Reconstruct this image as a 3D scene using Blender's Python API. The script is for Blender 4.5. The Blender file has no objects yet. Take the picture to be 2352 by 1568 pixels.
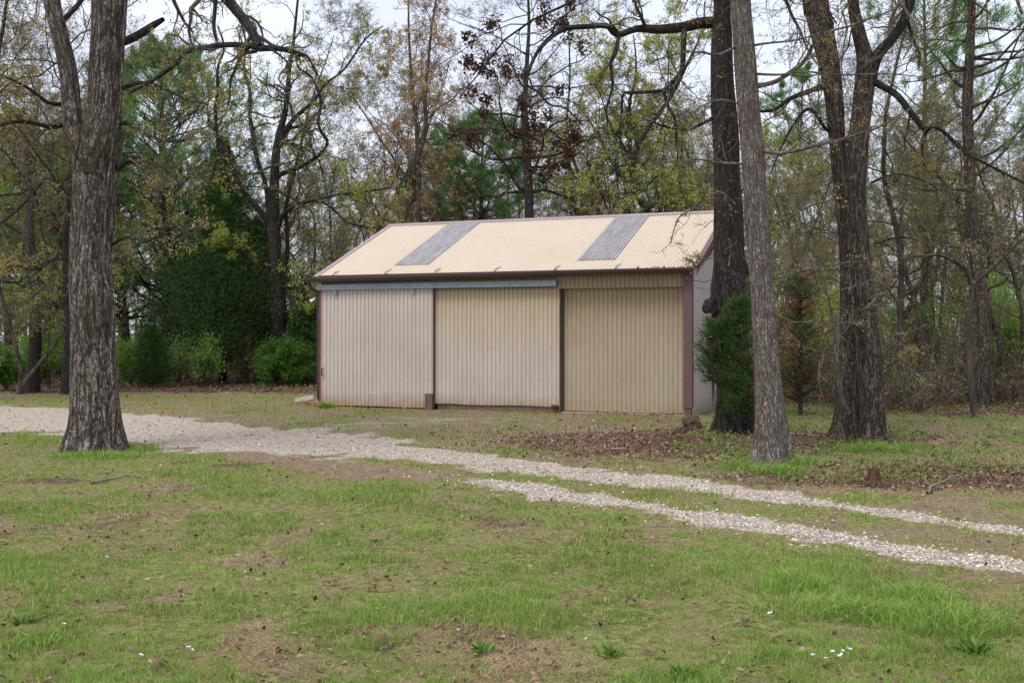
import bpy, math
import numpy as np
from mathutils import Vector, Matrix

# ------------------------------------------------------------------ camera, sky, sun, exposure
C = bpy.context.scene.collection
SC = bpy.context.scene
FPX, HOR, CX, EYE = 2491.6, 768.3, 1176.0, 1.6      # focal length and horizon of the photo seen at 2352 px wide
cam = bpy.data.objects.new("camera", bpy.data.cameras.new("camera")); C.objects.link(cam)
cam.location = (0, 0, EYE); cam.rotation_euler = (math.radians(90), 0, 0)
cam.data.sensor_width = 36; cam.data.lens = 36 * FPX / 2352
cam.data.shift_y = -(784 - HOR) / 2352
cam.data.clip_start = 0.1; cam.data.clip_end = 2000
SC.camera = cam
SC.view_settings.view_transform = 'Standard'; SC.view_settings.look = 'None'
SC.view_settings.exposure = 0.62; SC.view_settings.gamma = 1
SUN_EL, SUN_AZ = math.radians(58), math.radians(215)     # azimuth clockwise from +Y
world = bpy.data.worlds.new("World"); SC.world = world; world.use_nodes = True
nt = world.node_tree; nt.nodes.clear()
def N(t, kind, **kw):
    n = t.nodes.new(kind)
    for k, v in kw.items():
        if k.startswith('i_'):
            key = k[2:]; key = int(key) if key.isdigit() else key.replace('_', ' ')
            n.inputs[key].default_value = v
        else: setattr(n, k, v)
    return n
sky = N(nt, 'ShaderNodeTexSky', sky_type='NISHITA'); sky.sun_disc = False
sky.sun_elevation = SUN_EL; sky.sun_rotation = SUN_AZ; sky.air_density = 1.0; sky.dust_density = 2.0
tc = N(nt, 'ShaderNodeTexCoord')
mp = N(nt, 'ShaderNodeMapping'); mp.inputs['Scale'].default_value = (1.2, 1.2, 4.0)
nz = N(nt, 'ShaderNodeTexNoise', i_Scale=2.2, i_Detail=5.0, i_Roughness=0.55)
rp = N(nt, 'ShaderNodeValToRGB')
rp.color_ramp.elements[0].position = 0.35; rp.color_ramp.elements[0].color = (5.7, 6.2, 7.5, 1)
rp.color_ramp.elements[1].position = 0.70; rp.color_ramp.elements[1].color = (7.9, 8.3, 9.3, 1)
mx = N(nt, 'ShaderNodeMixRGB', i_Fac=0.88)
bg = N(nt, 'ShaderNodeBackground', i_Strength=0.1); wo = N(nt, 'ShaderNodeOutputWorld')
L = nt.links.new
L(tc.outputs['Generated'], mp.inputs[0]); L(mp.outputs[0], nz.inputs['Vector']); L(nz.outputs[0], rp.inputs[0])
L(sky.outputs[0], mx.inputs[1]); L(rp.outputs[0], mx.inputs[2]); L(mx.outputs[0], bg.inputs[0]); L(bg.outputs[0], wo.inputs[0])
sun = bpy.data.objects.new("sun", bpy.data.lights.new("sun", 'SUN')); C.objects.link(sun)
sun.data.energy = 1.5; sun.data.angle = math.radians(18); sun.data.color = (1.0, 0.96, 0.9)
sd = Vector((math.sin(SUN_AZ) * math.cos(SUN_EL), math.cos(SUN_AZ) * math.cos(SUN_EL), math.sin(SUN_EL)))
sun.rotation_euler = sd.to_track_quat('Z', 'Y').to_euler(); sun.location = sd * 60
SC.cycles.max_bounces = 6; SC.cycles.transparent_max_bounces = 6

# ------------------------------------------------------------------ small helpers
PI = math.pi
def rs(seed): return np.random.default_rng(seed)
def W(u, v, Y): return np.array([(u - CX) / FPX * Y, Y, EYE - (v - HOR) / FPX * Y])
def G(u, v): Y = EYE * FPX / (v - HOR); return np.array([(u - CX) / FPX * Y, Y])     # point of the flat ground
def tag(o, label=None, cat=None, group=None, kind=None):
    if label: o['label'] = label
    if cat: o['category'] = cat
    if group: o['group'] = group
    if kind: o['kind'] = kind
    return o
def empty(name, loc, label, cat, group=None, rz=0):
    o = bpy.data.objects.new(name, None); C.objects.link(o); o.location = loc; o.rotation_euler = (0, 0, rz)
    o.empty_display_size = 0.3
    return tag(o, label, cat, group)
def hsh(ix, iy, s):
    h = (ix.astype(np.int64) * 374761393 + iy.astype(np.int64) * 668265263 + s * 2147483647) & 0xFFFFFFFF
    h = ((h ^ (h >> 13)) * 1274126177) & 0xFFFFFFFF
    h = ((h ^ (h >> 16)) * 2246822519) & 0xFFFFFFFF
    return ((h ^ (h >> 15)) & 0xFFFFFF) / float(0xFFFFFF)
def vn(x, y, s=0):
    ix, iy = np.floor(x), np.floor(y); fx, fy = x - ix, y - iy
    fx = fx * fx * (3 - 2 * fx); fy = fy * fy * (3 - 2 * fy)
    a, b, c, d = hsh(ix, iy, s), hsh(ix + 1, iy, s), hsh(ix, iy + 1, s), hsh(ix + 1, iy + 1, s)
    return (a * (1 - fx) + b * fx) * (1 - fy) + (c * (1 - fx) + d * fx) * fy
def fbm(x, y, s=0, o=4):
    t = 0; a = 0.5; n = 0
    for k in range(o):
        t = t + a * vn(x, y, s + k * 17); n += a; a *= .5; x = x * 2.03 + 3.1; y = y * 2.03 + 1.7
    return t / n
def sstep(a, b, x): t = np.clip((x - a) / (b - a), 0, 1); return t * t * (3 - 2 * t)
def unit(v): return v / np.maximum(np.linalg.norm(v, axis=-1, keepdims=True), 1e-9)

class MB:                                   # mesh collector: numpy blocks of verts and faces of one size
    def __init__(s): s.v = []; s.f = []; s.m = []; s.n = 0; s.a = []; s.t = []; s.sm = []
    def add(s, v, f, mat=0, bk=None, tint=None, smooth=False):
        v = np.asarray(v, float).reshape(-1, 3); f = np.asarray(f, np.int64)
        s.v.append(v); s.f.append(f + s.n); s.m.append(np.full(len(f), mat)); s.sm.append(np.full(len(f), smooth))
        s.a.append(v if bk is None else np.asarray(bk, float).reshape(-1, 3))
        s.t.append(np.full(len(v), .5) if tint is None else np.asarray(tint, float).reshape(-1))
        s.n += len(v)
    def build(s, name, mats, parent=None):
        me = bpy.data.meshes.new(name)
        V = np.concatenate(s.v); nf = sum(len(f) for f in s.f)
        me.vertices.add(len(V)); me.vertices.foreach_set('co', V.astype(np.float32).ravel())
        loops = np.concatenate([f.ravel() for f in s.f]); cnt = np.concatenate([np.full(len(f), f.shape[1]) for f in s.f])
        me.loops.add(len(loops)); me.loops.foreach_set('vertex_index', loops.astype(np.int32))
        me.polygons.add(nf); me.polygons.foreach_set('loop_start', (np.cumsum(cnt) - cnt).astype(np.int32))
        if not isinstance(mats, (list, tuple)): mats = [mats]
        for m in mats: me.materials.append(m)
        me.polygons.foreach_set('material_index', np.concatenate(s.m).astype(np.int32))
        me.polygons.foreach_set('use_smooth', np.concatenate(s.sm).astype(bool))
        at = me.attributes.new('bk', 'FLOAT_VECTOR', 'POINT'); at.data.foreach_set('vector', np.concatenate(s.a).astype(np.float32).ravel())
        at = me.attributes.new('tint', 'FLOAT', 'POINT'); at.data.foreach_set('value', np.concatenate(s.t).astype(np.float32))
        me.update(calc_edges=True); me.validate()
        o = bpy.data.objects.new(name, me); C.objects.link(o)
        if parent: o.parent = parent
        return o
    def box(s, a, b, mat=0, M=None, bev=0.0):
        x0, y0, z0 = a; x1, y1, z1 = b
        v = np.array([[x0, y0, z0], [x1, y0, z0], [x1, y1, z0], [x0, y1, z0], [x0, y0, z1], [x1, y0, z1], [x1, y1, z1], [x0, y1, z1]], float)
        if M is not None: v = v @ np.array(M.to_3x3()).T + np.array(M.translation)
        s.add(v, [[0, 3, 2, 1], [4, 5, 6, 7], [0, 1, 5, 4], [1, 2, 6, 5], [2, 3, 7, 6], [3, 0, 4, 7]], mat)
    def tubes(s, P, R, sides=5, mat=0, cap=True, wob=0.0, seed=0):
        """P (n,k,3) polylines, R (n,k) radii"""
        P = np.asarray(P, float); R = np.asarray(R, float)
        if P.ndim == 2: P = P[None]; R = R[None]
        n, k, _ = P.shape
        T = np.empty_like(P); T[:, 1:-1] = P[:, 2:] - P[:, :-2]; T[:, 0] = P[:, 1] - P[:, 0]; T[:, -1] = P[:, -1] - P[:, -2]; T = unit(T)
        mean = np.abs(unit(T.mean(1))); ref = np.zeros((n, 3)); ref[np.arange(n), np.argmin(mean, 1)] = 1
        A = unit(np.cross(T, ref[:, None, :])); B = np.cross(T, A)
        ang = np.arange(sides) * 2 * PI / sides; ca, sa = np.cos(ang), np.sin(ang)
        RR = R[:, :, None] * np.ones(sides)
        ln = np.concatenate([np.zeros((n, 1)), np.cumsum(np.linalg.norm(np.diff(P, axis=1), axis=2), 1)], 1)
        if wob:
            ph = rs(seed).random(n)[:, None, None] * 50
            RR = RR * (1 + wob * (vn(ca[None, None, :] * 1.5 + ph, ln[:, :, None] * 3 + sa * 1.5 + ph, seed) - .5) * 2)
        V = P[:, :, None, :] + RR[..., None] * (ca[:, None] * A[:, :, None, :] + sa[:, None] * B[:, :, None, :])
        off = rs(seed + 5).random(n)[:, None, None] * 30
        bk = np.stack([RR * ca, RR * sa, np.broadcast_to(ln[:, :, None], RR.shape) + off], -1)
        base = (np.arange(n)[:, None, None] * k + np.arange(k - 1)[None, :, None]) * sides
        j = np.arange(sides); j2 = (j + 1) % sides
        F = np.stack([base + j, base + j2, base + sides + j2, base + sides + j], -1).reshape(-1, 4)
        tt = np.broadcast_to(rs(seed + 9).random(n)[:, None, None], RR.shape)
        s.add(V, F, mat, bk, tt, smooth=sides > 4)
    def leaves(s, P, size, rng, mat=0, D=None, asp=.5, droop=0.0, tint=None, flat=0.0):
        """one folded diamond leaf per point"""
        n = len(P)
        if D is None: D = rng.normal(size=(n, 3)); D[:, 2] *= (1 - flat); D[:, 2] -= droop
        D = unit(D); S = rng.normal(size=(n, 3)); S[:, 2] *= (1 - flat); S = unit(S - (S * D).sum(1, keepdims=True) * D)
        sz = (size * (0.6 + .8 * rng.random(n)))[:, None]; U = np.cross(D, S)
        v = np.stack([P, P + D * sz * .5 + S * sz * asp * .5 + U * sz * .08, P + D * sz, P + D * sz * .5 - S * sz * asp * .5 + U * sz * .08], 1)
        t = rng.random(n) if tint is None else tint
        s.add(v, np.arange(n * 4).reshape(n, 4), mat, None, np.repeat(t, 4))
    def needles(s, P, D, length, width, rng, mat=0, spread=.8, tint=None):
        n = len(P); D = unit(D + rng.normal(size=(n, 3)) * spread)
        S = unit(np.cross(D, rng.normal(size=(n, 3)))); l = (length * (.6 + .6 * rng.random(n)))[:, None]
        v = np.stack([P - S * width / 2, P + S * width / 2, P + D * l], 1)
        t = rng.random(n) if tint is None else tint
        s.add(v, np.arange(n * 3).reshape(n, 3), mat, None, np.repeat(t, 3))

# ------------------------------------------------------------------ materials
def newmat(name):
    m = bpy.data.materials.new(name); m.use_nodes = True; t = m.node_tree
    return m, t, t.nodes['Principled BSDF'], t.nodes['Material Output']
def ramp(t, stops, fac, interp='LINEAR'):
    r = N(t, 'ShaderNodeValToRGB'); cr = r.color_ramp; cr.interpolation = interp
    while len(cr.elements) < len(stops): cr.elements.new(0.5)
    for e, (p, c) in zip(cr.elements, stops): e.position = p; e.color = (*c, 1)
    t.links.new(fac, r.inputs[0]); return r.outputs[0]
def mixc(t, fac, a, b, mode='MIX'):
    m = N(t, 'ShaderNodeMixRGB', blend_type=mode)
    for i, x in ((0, fac), (1, a), (2, b)):
        if isinstance(x, (int, float)): m.inputs[i].default_value = x if i == 0 else (x, x, x, 1)
        elif isinstance(x, tuple): m.inputs[i].default_value = (*x, 1)
        else: t.links.new(x, m.inputs[i])
    return m.outputs[0]
def math_(t, op, a, b=0.0):
    m = N(t, 'ShaderNodeMath', operation=op)
    for i, x in ((0, a), (1, b)):
        if isinstance(x, (int, float)): m.inputs[i].default_value = x
        else: t.links.new(x, m.inputs[i])
    return m.outputs[0]
def mapped(t, vec, scale):
    m = N(t, 'ShaderNodeMapping'); m.inputs['Scale'].default_value = scale; t.links.new(vec, m.inputs[0]); return m.outputs[0]
def noise(t, vec, sc, det=4.0, rough=.55):
    n = N(t, 'ShaderNodeTexNoise', i_Scale=sc, i_Detail=det, i_Roughness=rough)
    if vec is not None: t.links.new(vec, n.inputs['Vector'])
    return n.outputs[0]
def bump(t, h, strength, dist, bs):
    b = N(t, 'ShaderNodeBump', i_Strength=strength, i_Distance=dist); t.links.new(h, b.inputs['Height']); t.links.new(b.outputs[0], bs.inputs['Normal'])
def attr(t, name): return N(t, 'ShaderNodeAttribute', attribute_name=name)

def bark(name, dark, mid, light, sc=1.0, moss=0.0, lichen=0.0, zs=.30):
    m, t, b, o = newmat(name); a = attr(t, 'bk').outputs['Vector']
    v = mapped(t, a, (sc, sc, sc * zs))
    ra = noise(t, mapped(t, a, (sc, sc, sc * .13)), 21.0, 3.0, .5); rb = noise(t, mapped(t, a, (sc, sc, sc * .22)), 40.0, 2.0, .5); rc = noise(t, mapped(t, a, (sc, sc, sc * .9)), 26.0, 2.0, .5)
    ab = lambda q: math_(t, 'ABSOLUTE', math_(t, 'SUBTRACT', q, .5))
    f_ = math_(t, 'MINIMUM', ab(ra), math_(t, 'MINIMUM', math_(t, 'MULTIPLY', ab(rb), 1.3), math_(t, 'ADD', math_(t, 'MULTIPLY', ab(rc), 1.4), .012)))
    crack = ramp(t, [(0.0, (0, 0, 0)), (.03, (.25,) * 3), (.085, (1,) * 3)], f_)
    n1 = noise(t, v, 40.0, 6.0, .65); n2 = noise(t, a, 3.0, 4.0)
    base = ramp(t, [(.3, mid), (.7, light)], n1)
    base = mixc(t, ramp(t, [(.35, (0,) * 3), (.7, (.7,) * 3)], n2), base, mid)
    col = mixc(t, crack, dark, base)
    if lichen:
        n3 = noise(t, a, 7.0, 5.0, .7); col = mixc(t, ramp(t, [(.62, (0,) * 3), (.70, (lichen,) * 3)], n3), col, (.42, .43, .38))
    if moss:
        n4 = noise(t, mapped(t, a, (1, 1, .45)), 3.2, 6.0, .7); col = mixc(t, ramp(t, [(.52, (0,) * 3), (.66, (moss,) * 3)], n4), col, (.045, .050, .018))
    t.links.new(col, b.inputs['Base Color']); b.inputs['Roughness'].default_value = .9; b.inputs['Specular IOR Level'].default_value = .2
    h = mixc(t, .35, crack, n1); bump(t, h, 1.0, .012, b)
    return m
def leafmat(name, stops, trans=.35, rough=.6):
    m, t, b, o = newmat(name)
    col = ramp(t, stops, attr(t, 'tint').outputs['Fac'])
    t.links.new(col, b.inputs['Base Color']); b.inputs['Roughness'].default_value = rough; b.inputs['Specular IOR Level'].default_value = .25
    tr = N(t, 'ShaderNodeBsdfTranslucent'); t.links.new(col, tr.inputs[0]); ms = N(t, 'ShaderNodeMixShader', i_Fac=trans)
    t.links.new(b.outputs[0], ms.inputs[1]); t.links.new(tr.outputs[0], ms.inputs[2]); t.links.new(ms.outputs[0], o.inputs[0])
    return m
def plain(name, c1, c2, sc=8.0, rough=.6, metal=0.0, bmp=0.0, stretch=(1, 1, 1), spec=.4):
    m, t, b, o = newmat(name); tcn = N(t, 'ShaderNodeTexCoord'); v = mapped(t, tcn.outputs['Object'], stretch)
    n = noise(t, v, sc, 5.0, .65); col = ramp(t, [(.3, c1), (.7, c2)], n)
    t.links.new(col, b.inputs['Base Color']); b.inputs['Roughness'].default_value = rough; b.inputs['Metallic'].default_value = metal
    b.inputs['Specular IOR Level'].default_value = spec
    if bmp: bump(t, n, .6, bmp, b)
    return m
def sheet(name, c1, c2, dirt, lowdirt, spots=.0, rough=.45, topwash=None, groove_shade=0.0):
    """painted steel sheet: faint vertical streaks, soil splashed on the lowest hand's breadth, chalky bleaching"""
    m, t, b, o = newmat(name); tcn = N(t, 'ShaderNodeTexCoord'); ob = tcn.outputs['Object']
    n1 = noise(t, ob, 1.1, 4.0); col = ramp(t, [(.3, c1), (.7, c2)], n1)
    n2 = noise(t, mapped(t, ob, (9, 9, .8)), 1.6, 5.0, .6)
    col = mixc(t, ramp(t, [(.5, (0,) * 3), (.78, (.45,) * 3)], n2), col, dirt)
    sx = N(t, 'ShaderNodeSeparateXYZ'); t.links.new(ob, sx.inputs[0])
    if groove_shade:                       # rib shading put into the colour: darker stripes along the corrugation bottoms
        w = math_(t, 'SINE', math_(t, 'MULTIPLY', sx.outputs[0], 2 * PI / .0676)); col = mixc(t, ramp(t, [(.5, (groove_shade,) * 3), (.62, (0,) * 3)], math_(t, 'ADD', math_(t, 'MULTIPLY', w, .3), n2)), col, dirt)
    if topwash:
        tz = math_(t, 'ADD', sx.outputs[2], math_(t, 'MULTIPLY', n2, .9)); f = N(t, 'ShaderNodeMapRange'); t.links.new(tz, f.inputs[0])
        f.inputs[1].default_value = 1.5; f.inputs[2].default_value = 2.9; f.inputs[4].default_value = .8; col = mixc(t, f.outputs[0], col, topwash)
    if lowdirt:
        z = math_(t, 'ADD', sx.outputs[2], math_(t, 'MULTIPLY', noise(t, ob, 5.0, 5.0), -.35))
        f = ramp(t, [(0.0, (.75,) * 3), (.30, (0,) * 3)], math_(t, 'ADD', z, .12)); col = mixc(t, f, col, lowdirt)
    if spots:
        n3 = noise(t, ob, 30.0, 3.0, .8); col = mixc(t, ramp(t, [(.70, (0,) * 3), (.78, (spots,) * 3)], n3), col, (.16, .13, .11))
    t.links.new(col, b.inputs['Base Color']); b.inputs['Roughness'].default_value = rough; b.inputs['Specular IOR Level'].default_value = .35
    return m

M = {}
M['bark_oak'] = bark('bark_oak', (.015, .011, .009), (.165, .13, .11), (.46, .40, .35), .80, moss=.75, lichen=.35)
M['bark_white'] = bark('bark_white', (.05, .038, .031), (.25, .205, .18), (.48, .42, .37), 1.45, lichen=.3)
M['bark_dark'] = bark('bark_dark', (.012, .010, .009), (.06, .048, .042), (.15, .13, .115), 1.1, lichen=.6)
M['bark_mid'] = bark('bark_mid', (.02, .015, .012), (.11, .082, .066), (.28, .225, .19), .85, lichen=.35)
M['bark_far'] = plain('bark_far', (.035, .027, .022), (.15, .12, .10), 5.0, .9, stretch=(1, 1, .3), spec=.1)
M['bark_limb'] = bark('bark_limb', (.012, .010, .009), (.050, .044, .040), (.16, .155, .145), 1.5, lichen=.7)
M['twig'] = plain('twig', (.065, .050, .040), (.20, .165, .135), 3.0, .9, spec=.1)
M['twig_dark'] = plain('twig_dark', (.035, .028, .023), (.14, .12, .10), 3.0, .9, spec=.1)
M['twig_red'] = plain('twig_red', (.07, .04, .03), (.19, .12, .09), 3.0, .9, spec=.1)
M['leaf_gold'] = leafmat('leaf_gold', [(0, (.34, .25, .06)), (.5, (.44, .36, .10)), (1, (.40, .42, .10))], .5)
M['leaf_lime'] = leafmat('leaf_lime', [(0, (.32, .37, .07)), (.6, (.48, .52, .10)), (1, (.60, .60, .15))], .5)
M['leaf_rust'] = leafmat('leaf_rust', [(0, (.50, .22, .12)), (.4, (.58, .36, .18)), (1, (.50, .42, .16))], .5)
M['leaf_dead'] = leafmat('leaf_dead', [(0, (.035, .015, .010)), (.7, (.07, .03, .018)), (1, (.12, .05, .03))], .2)
M['leaf_green'] = leafmat('leaf_green', [(0, (.05, .13, .02)), (.5, (.10, .22, .035)), (1, (.18, .33, .06))], .4)
M['leaf_fresh'] = leafmat('leaf_fresh', [(0, (.14, .26, .045)), (.5, (.22, .38, .07)), (1, (.34, .50, .12))], .45)
M['pine'] = leafmat('pine', [(0, (.06, .15, .045)), (.5, (.125, .27, .075)), (1, (.26, .44, .12))], .4)
M['cedar'] = leafmat('cedar', [(0, (.018, .045, .012)), (.5, (.05, .11, .028)), (1, (.17, .29, .07))], .15)
M['cedar_near'] = leafmat('cedar_near', [(0, (.025, .055, .014)), (.6, (.06, .125, .025)), (1, (.15, .25, .05))], .15)
M['cedar_dead'] = leafmat('cedar_dead', [(0, (.10, .05, .025)), (.6, (.22, .11, .05)), (1, (.32, .18, .08))], .2)
M['grass'] = leafmat('grass', [(0, (.17, .19, .04)), (.35, (.195, .32, .055)), (.75, (.29, .48, .085)), (.90, (.40, .54, .13)), (1, (.62, .52, .30))], .4, .7)
M['thatch'] = leafmat('thatch', [(0, (.18, .10, .06)), (.4, (.40, .27, .15)), (1, (.68, .54, .33))], .2, .8)
M['grass_clump'] = leafmat('grass_clump', [(0, (.15, .23, .04)), (.6, (.27, .42, .075)), (1, (.42, .56, .16))], .35, .7)
M['litter'] = leafmat('litter', [(0, (.07, .035, .025)), (.5, (.18, .095, .065)), (.85, (.30, .19, .13)), (1, (.46, .33, .24))], .1)
M['cover'] = leafmat('cover', [(0, (.09, .17, .03)), (.5, (.16, .28, .05)), (1, (.26, .42, .09))], .35, .7)
M['stone'] = leafmat('stone', [(0, (.16, .13, .11)), (.4, (.43, .37, .30)), (.8, (.60, .54, .46)), (1, (.76, .71, .64))], 0.0, .85)
M['wall'] = sheet('painted_sheet_pale', (.50, .42, .36), (.56, .485, .43), (.40, .31, .23), (.34, .22, .14), topwash=(.48, .36, .22))
M['wall_door'] = sheet('painted_sheet_door', (.49, .42, .365), (.55, .48, .43), (.40, .31, .23), (.36, .22, .13), spots=.3)
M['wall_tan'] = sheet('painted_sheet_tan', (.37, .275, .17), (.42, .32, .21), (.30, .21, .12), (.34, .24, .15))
M['wall_bay'] = sheet('painted_sheet_bay', (.41, .33, .24), (.46, .38, .285), (.34, .25, .15), (.38, .27, .17), topwash=(.36, .26, .14))
M['wall_side'] = sheet('painted_sheet_side', (.54, .475, .465), (.60, .535, .525), (.46, .39, .36), (.36, .26, .20))
M['roof'] = sheet('painted_sheet_roof', (.68, .57, .44), (.745, .63, .49), (.44, .35, .26), None, spots=.18, rough=.5, groove_shade=.6)
M['skylight'] = plain('weathered_skylight', (.17, .155, .155), (.34, .325, .325), 6.0, .6, bmp=.003, stretch=(6, .8, .8))
def skymat():
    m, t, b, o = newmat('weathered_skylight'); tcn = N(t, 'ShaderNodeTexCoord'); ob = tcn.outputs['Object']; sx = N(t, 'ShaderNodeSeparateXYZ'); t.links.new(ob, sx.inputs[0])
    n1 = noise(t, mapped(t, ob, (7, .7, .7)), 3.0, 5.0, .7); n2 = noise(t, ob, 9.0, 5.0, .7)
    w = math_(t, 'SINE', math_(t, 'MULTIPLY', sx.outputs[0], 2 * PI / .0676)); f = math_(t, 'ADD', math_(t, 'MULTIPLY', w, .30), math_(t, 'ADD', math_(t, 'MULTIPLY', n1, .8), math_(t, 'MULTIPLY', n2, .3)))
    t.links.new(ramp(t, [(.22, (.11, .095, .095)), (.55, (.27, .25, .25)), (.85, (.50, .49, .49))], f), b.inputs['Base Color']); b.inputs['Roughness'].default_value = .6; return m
M['skylight'] = skymat()
M['trim'] = plain('maroon_trim', (.135, .070, .075), (.165, .09, .093), 3.0, .5)
M['trim_pale'] = plain('faded_maroon_trim', (.33, .235, .25), (.40, .31, .34), 2.0, .4)
M['trim_rust'] = plain('rusty_trim', (.20, .07, .05), (.26, .12, .09), 4.0, .6)
M['gutter'] = plain('brown_gutter', (.045, .026, .023), (.06, .036, .032), 4.0, .35)
M['galv'] = plain('galvanised_steel', (.20, .25, .29), (.30, .36, .40), 7.0, .45, metal=.3)
M['timber'] = plain('weathered_timber', (.10, .07, .045), (.24, .18, .12), 6.0, .9, bmp=.006, stretch=(1.5, 6, 6))
M['timber_up'] = plain('weathered_post', (.07, .05, .04), (.20, .15, .11), 7.0, .9, bmp=.006, stretch=(6, 6, 1))
M['concrete'] = plain('concrete', (.36, .31, .25), (.50, .45, .38), 9.0, .9, bmp=.004)
M['black'] = plain('dark_gap', (.012, .010, .009), (.03, .025, .02), 5.0, .8)
M['rust'] = plain('rusty_iron', (.06, .02, .015), (.15, .05, .03), 20.0, .8, bmp=.001)
M['rock'] = plain('brown_rock', (.045, .028, .020), (.15, .095, .068), 5.0, .9, bmp=.02, stretch=(1, 1, 3))
M['slab'] = plain('pale_stone', (.26, .21, .17), (.42, .36, .30), 7.0, .9, bmp=.01)
M['wood_orange'] = plain('split_wood', (.25, .10, .05), (.42, .20, .11), 9.0, .8, bmp=.004, stretch=(1, 5, 5))
M['stump'] = plain('rotten_wood', (.03, .016, .011), (.16, .085, .055), 20.0, .95, bmp=.015, stretch=(2, 2, .6))
M['white'] = plain('white_enamel', (.70, .70, .68), (.8, .8, .78), 5.0, .4)
M['petal'] = plain('pale_petal', (.72, .70, .82), (.85, .83, .90), 9.0, .6)
M['yellow'] = plain('yellow_petal', (.75, .50, .03), (.85, .6, .05), 9.0, .6)
M['stick'] = plain('dead_stick', (.14, .10, .08), (.36, .30, .25), 9.0, .9, stretch=(1, 1, 1))

# ground: three masks painted per place (what the ground is made of), fine detail from noise
def ground_mat():
    m, t, b, o = newmat('ground'); tcn = N(t, 'ShaderNodeTexCoord'); ob = tcn.outputs['Object']
    mk = N(t, 'ShaderNodeAttribute', attribute_name='mask'); s = N(t, 'ShaderNodeSeparateColor'); t.links.new(mk.outputs['Color'], s.inputs[0])
    f1 = noise(t, ob, 14.0, 8.0, .75); f2 = noise(t, ob, 70.0, 4.0, .7); f3 = noise(t, ob, 2.5, 5.0, .6)
    soil = ramp(t, [(.32, (.10, .064, .043)), (.5, (.22, .155, .105)), (.68, (.34, .255, .18))], f1)
    soil = mixc(t, ramp(t, [(.45, (0,) * 3), (.62, (.6,) * 3)], f3), soil, (.27, .205, .135))
    dry = ramp(t, [(.35, (.16, .11, .055)), (.6, (.30, .23, .12)), (.75, (.40, .31, .18))], f2)
    turf = ramp(t, [(.38, (.07, .048, .028)), (.46, (.17, .135, .06)), (.53, (.19, .23, .06)), (.64, (.32, .34, .13))], f1)
    turf = mixc(t, ramp(t, [(.46, (0,) * 3), (.60, (.8,) * 3)], f3), turf, dry)
    lit = ramp(t, [(.34, (.035, .02, .015)), (.5, (.12, .068, .048)), (.66, (.25, .16, .115))], f2)
    vo = N(t, 'ShaderNodeTexVoronoi', i_Scale=42.0); t.links.new(ob, vo.inputs['Vector'])
    sv = N(t, 'ShaderNodeSeparateColor'); t.links.new(vo.outputs['Color'], sv.inputs[0])
    gr = ramp(t, [(0, (.26, .20, .15)), (.45, (.46, .39, .32)), (1, (.64, .57, .49))], sv.outputs[0])
    gr = mixc(t, ramp(t, [(.30, (.8,) * 3), (.55, (0,) * 3)], vo.outputs['Distance']), gr, gr)
    gr = mixc(t, ramp(t, [(.42, (0,) * 3), (.60, (.55,) * 3)], f1), gr, (.32, .26, .20))
    def sharpen(ch, nz_, a=.42, bb=.58):
        x = math_(t, 'ADD', ch, math_(t, 'MULTIPLY', math_(t, 'SUBTRACT', nz_, .5), 1.1)); return ramp(t, [(a, (0,) * 3), (bb, (1,) * 3)], x)
    col = mixc(t, sharpen(s.outputs[1], f1), soil, turf)
    col = mixc(t, sharpen(s.outputs[2], f1), col, lit)
    col = mixc(t, sharpen(s.outputs[0], f2, .38, .56), col, gr)
    t.links.new(col, b.inputs['Base Color']); b.inputs['Roughness'].default_value = .95; b.inputs['Specular IOR Level'].default_value = .15
    bump(t, mixc(t, .5, f1, f2), .8, .03, b)
    return m
M['ground'] = ground_mat()

# ------------------------------------------------------------------ what the ground is made of, place by place
def track(pts):                                 # (u, v_top, v_bottom) in the photo -> centre line and half width on the ground
    c = np.array([(G(u, a) + G(u, b)) / 2 for u, a, b in pts]); h = np.array([abs(G(u, a)[1] - G(u, b)[1]) / 2 for u, a, b in pts])
    d0 = c[0] - c[1]; d1 = c[-1] - c[-2]
    c = np.vstack([c[0] + d0 / np.linalg.norm(d0) * 40, c, c[-1] + d1 / np.linalg.norm(d1) * 12]); h = np.concatenate([[h[0]], h, [h[-1]]])
    w = np.gradient(c, axis=0); w = w / np.linalg.norm(w, axis=1, keepdims=True)
    return c, h * np.abs(w[:, 0])               # perpendicular half width
TRK_LEFT = track([(0, 938, 987), (150, 946, 997), (290, 958, 1007), (450, 976, 1026), (600, 991, 1042), (720, 1006, 1050)])
TRK_FAR = track([(600, 985, 1030), (800, 1010, 1045), (1000, 1036, 1064), (1176, 1058, 1084), (1476, 1091, 1118), (1776, 1131, 1156), (2076, 1171, 1196), (2352, 1218, 1238)])
TRK_NEAR = track([(980, 1086, 1100), (1060, 1095, 1112), (1176, 1108, 1134), (1476, 1151, 1177), (1776, 1196, 1231), (2076, 1238, 1284), (2352, 1286, 1320)])
TRK_DIRT = track([(380, 1010, 1030), (560, 1034, 1055), (700, 1055, 1078), (860, 1070, 1098), (1000, 1085, 1106)])
TRK_LEFT[0][-1] = TRK_LEFT[0][-2] + (TRK_LEFT[0][-2] - TRK_LEFT[0][-3]) * .15
for tk in (TRK_FAR, TRK_NEAR, TRK_DIRT): tk[0][0] = tk[0][1] + (tk[0][1] - tk[0][2]) * .2
TRK_DIRT[0][-1] = TRK_DIRT[0][-2]+ (TRK_DIRT[0][-2] - TRK_DIRT[0][-3]) * .2
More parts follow.
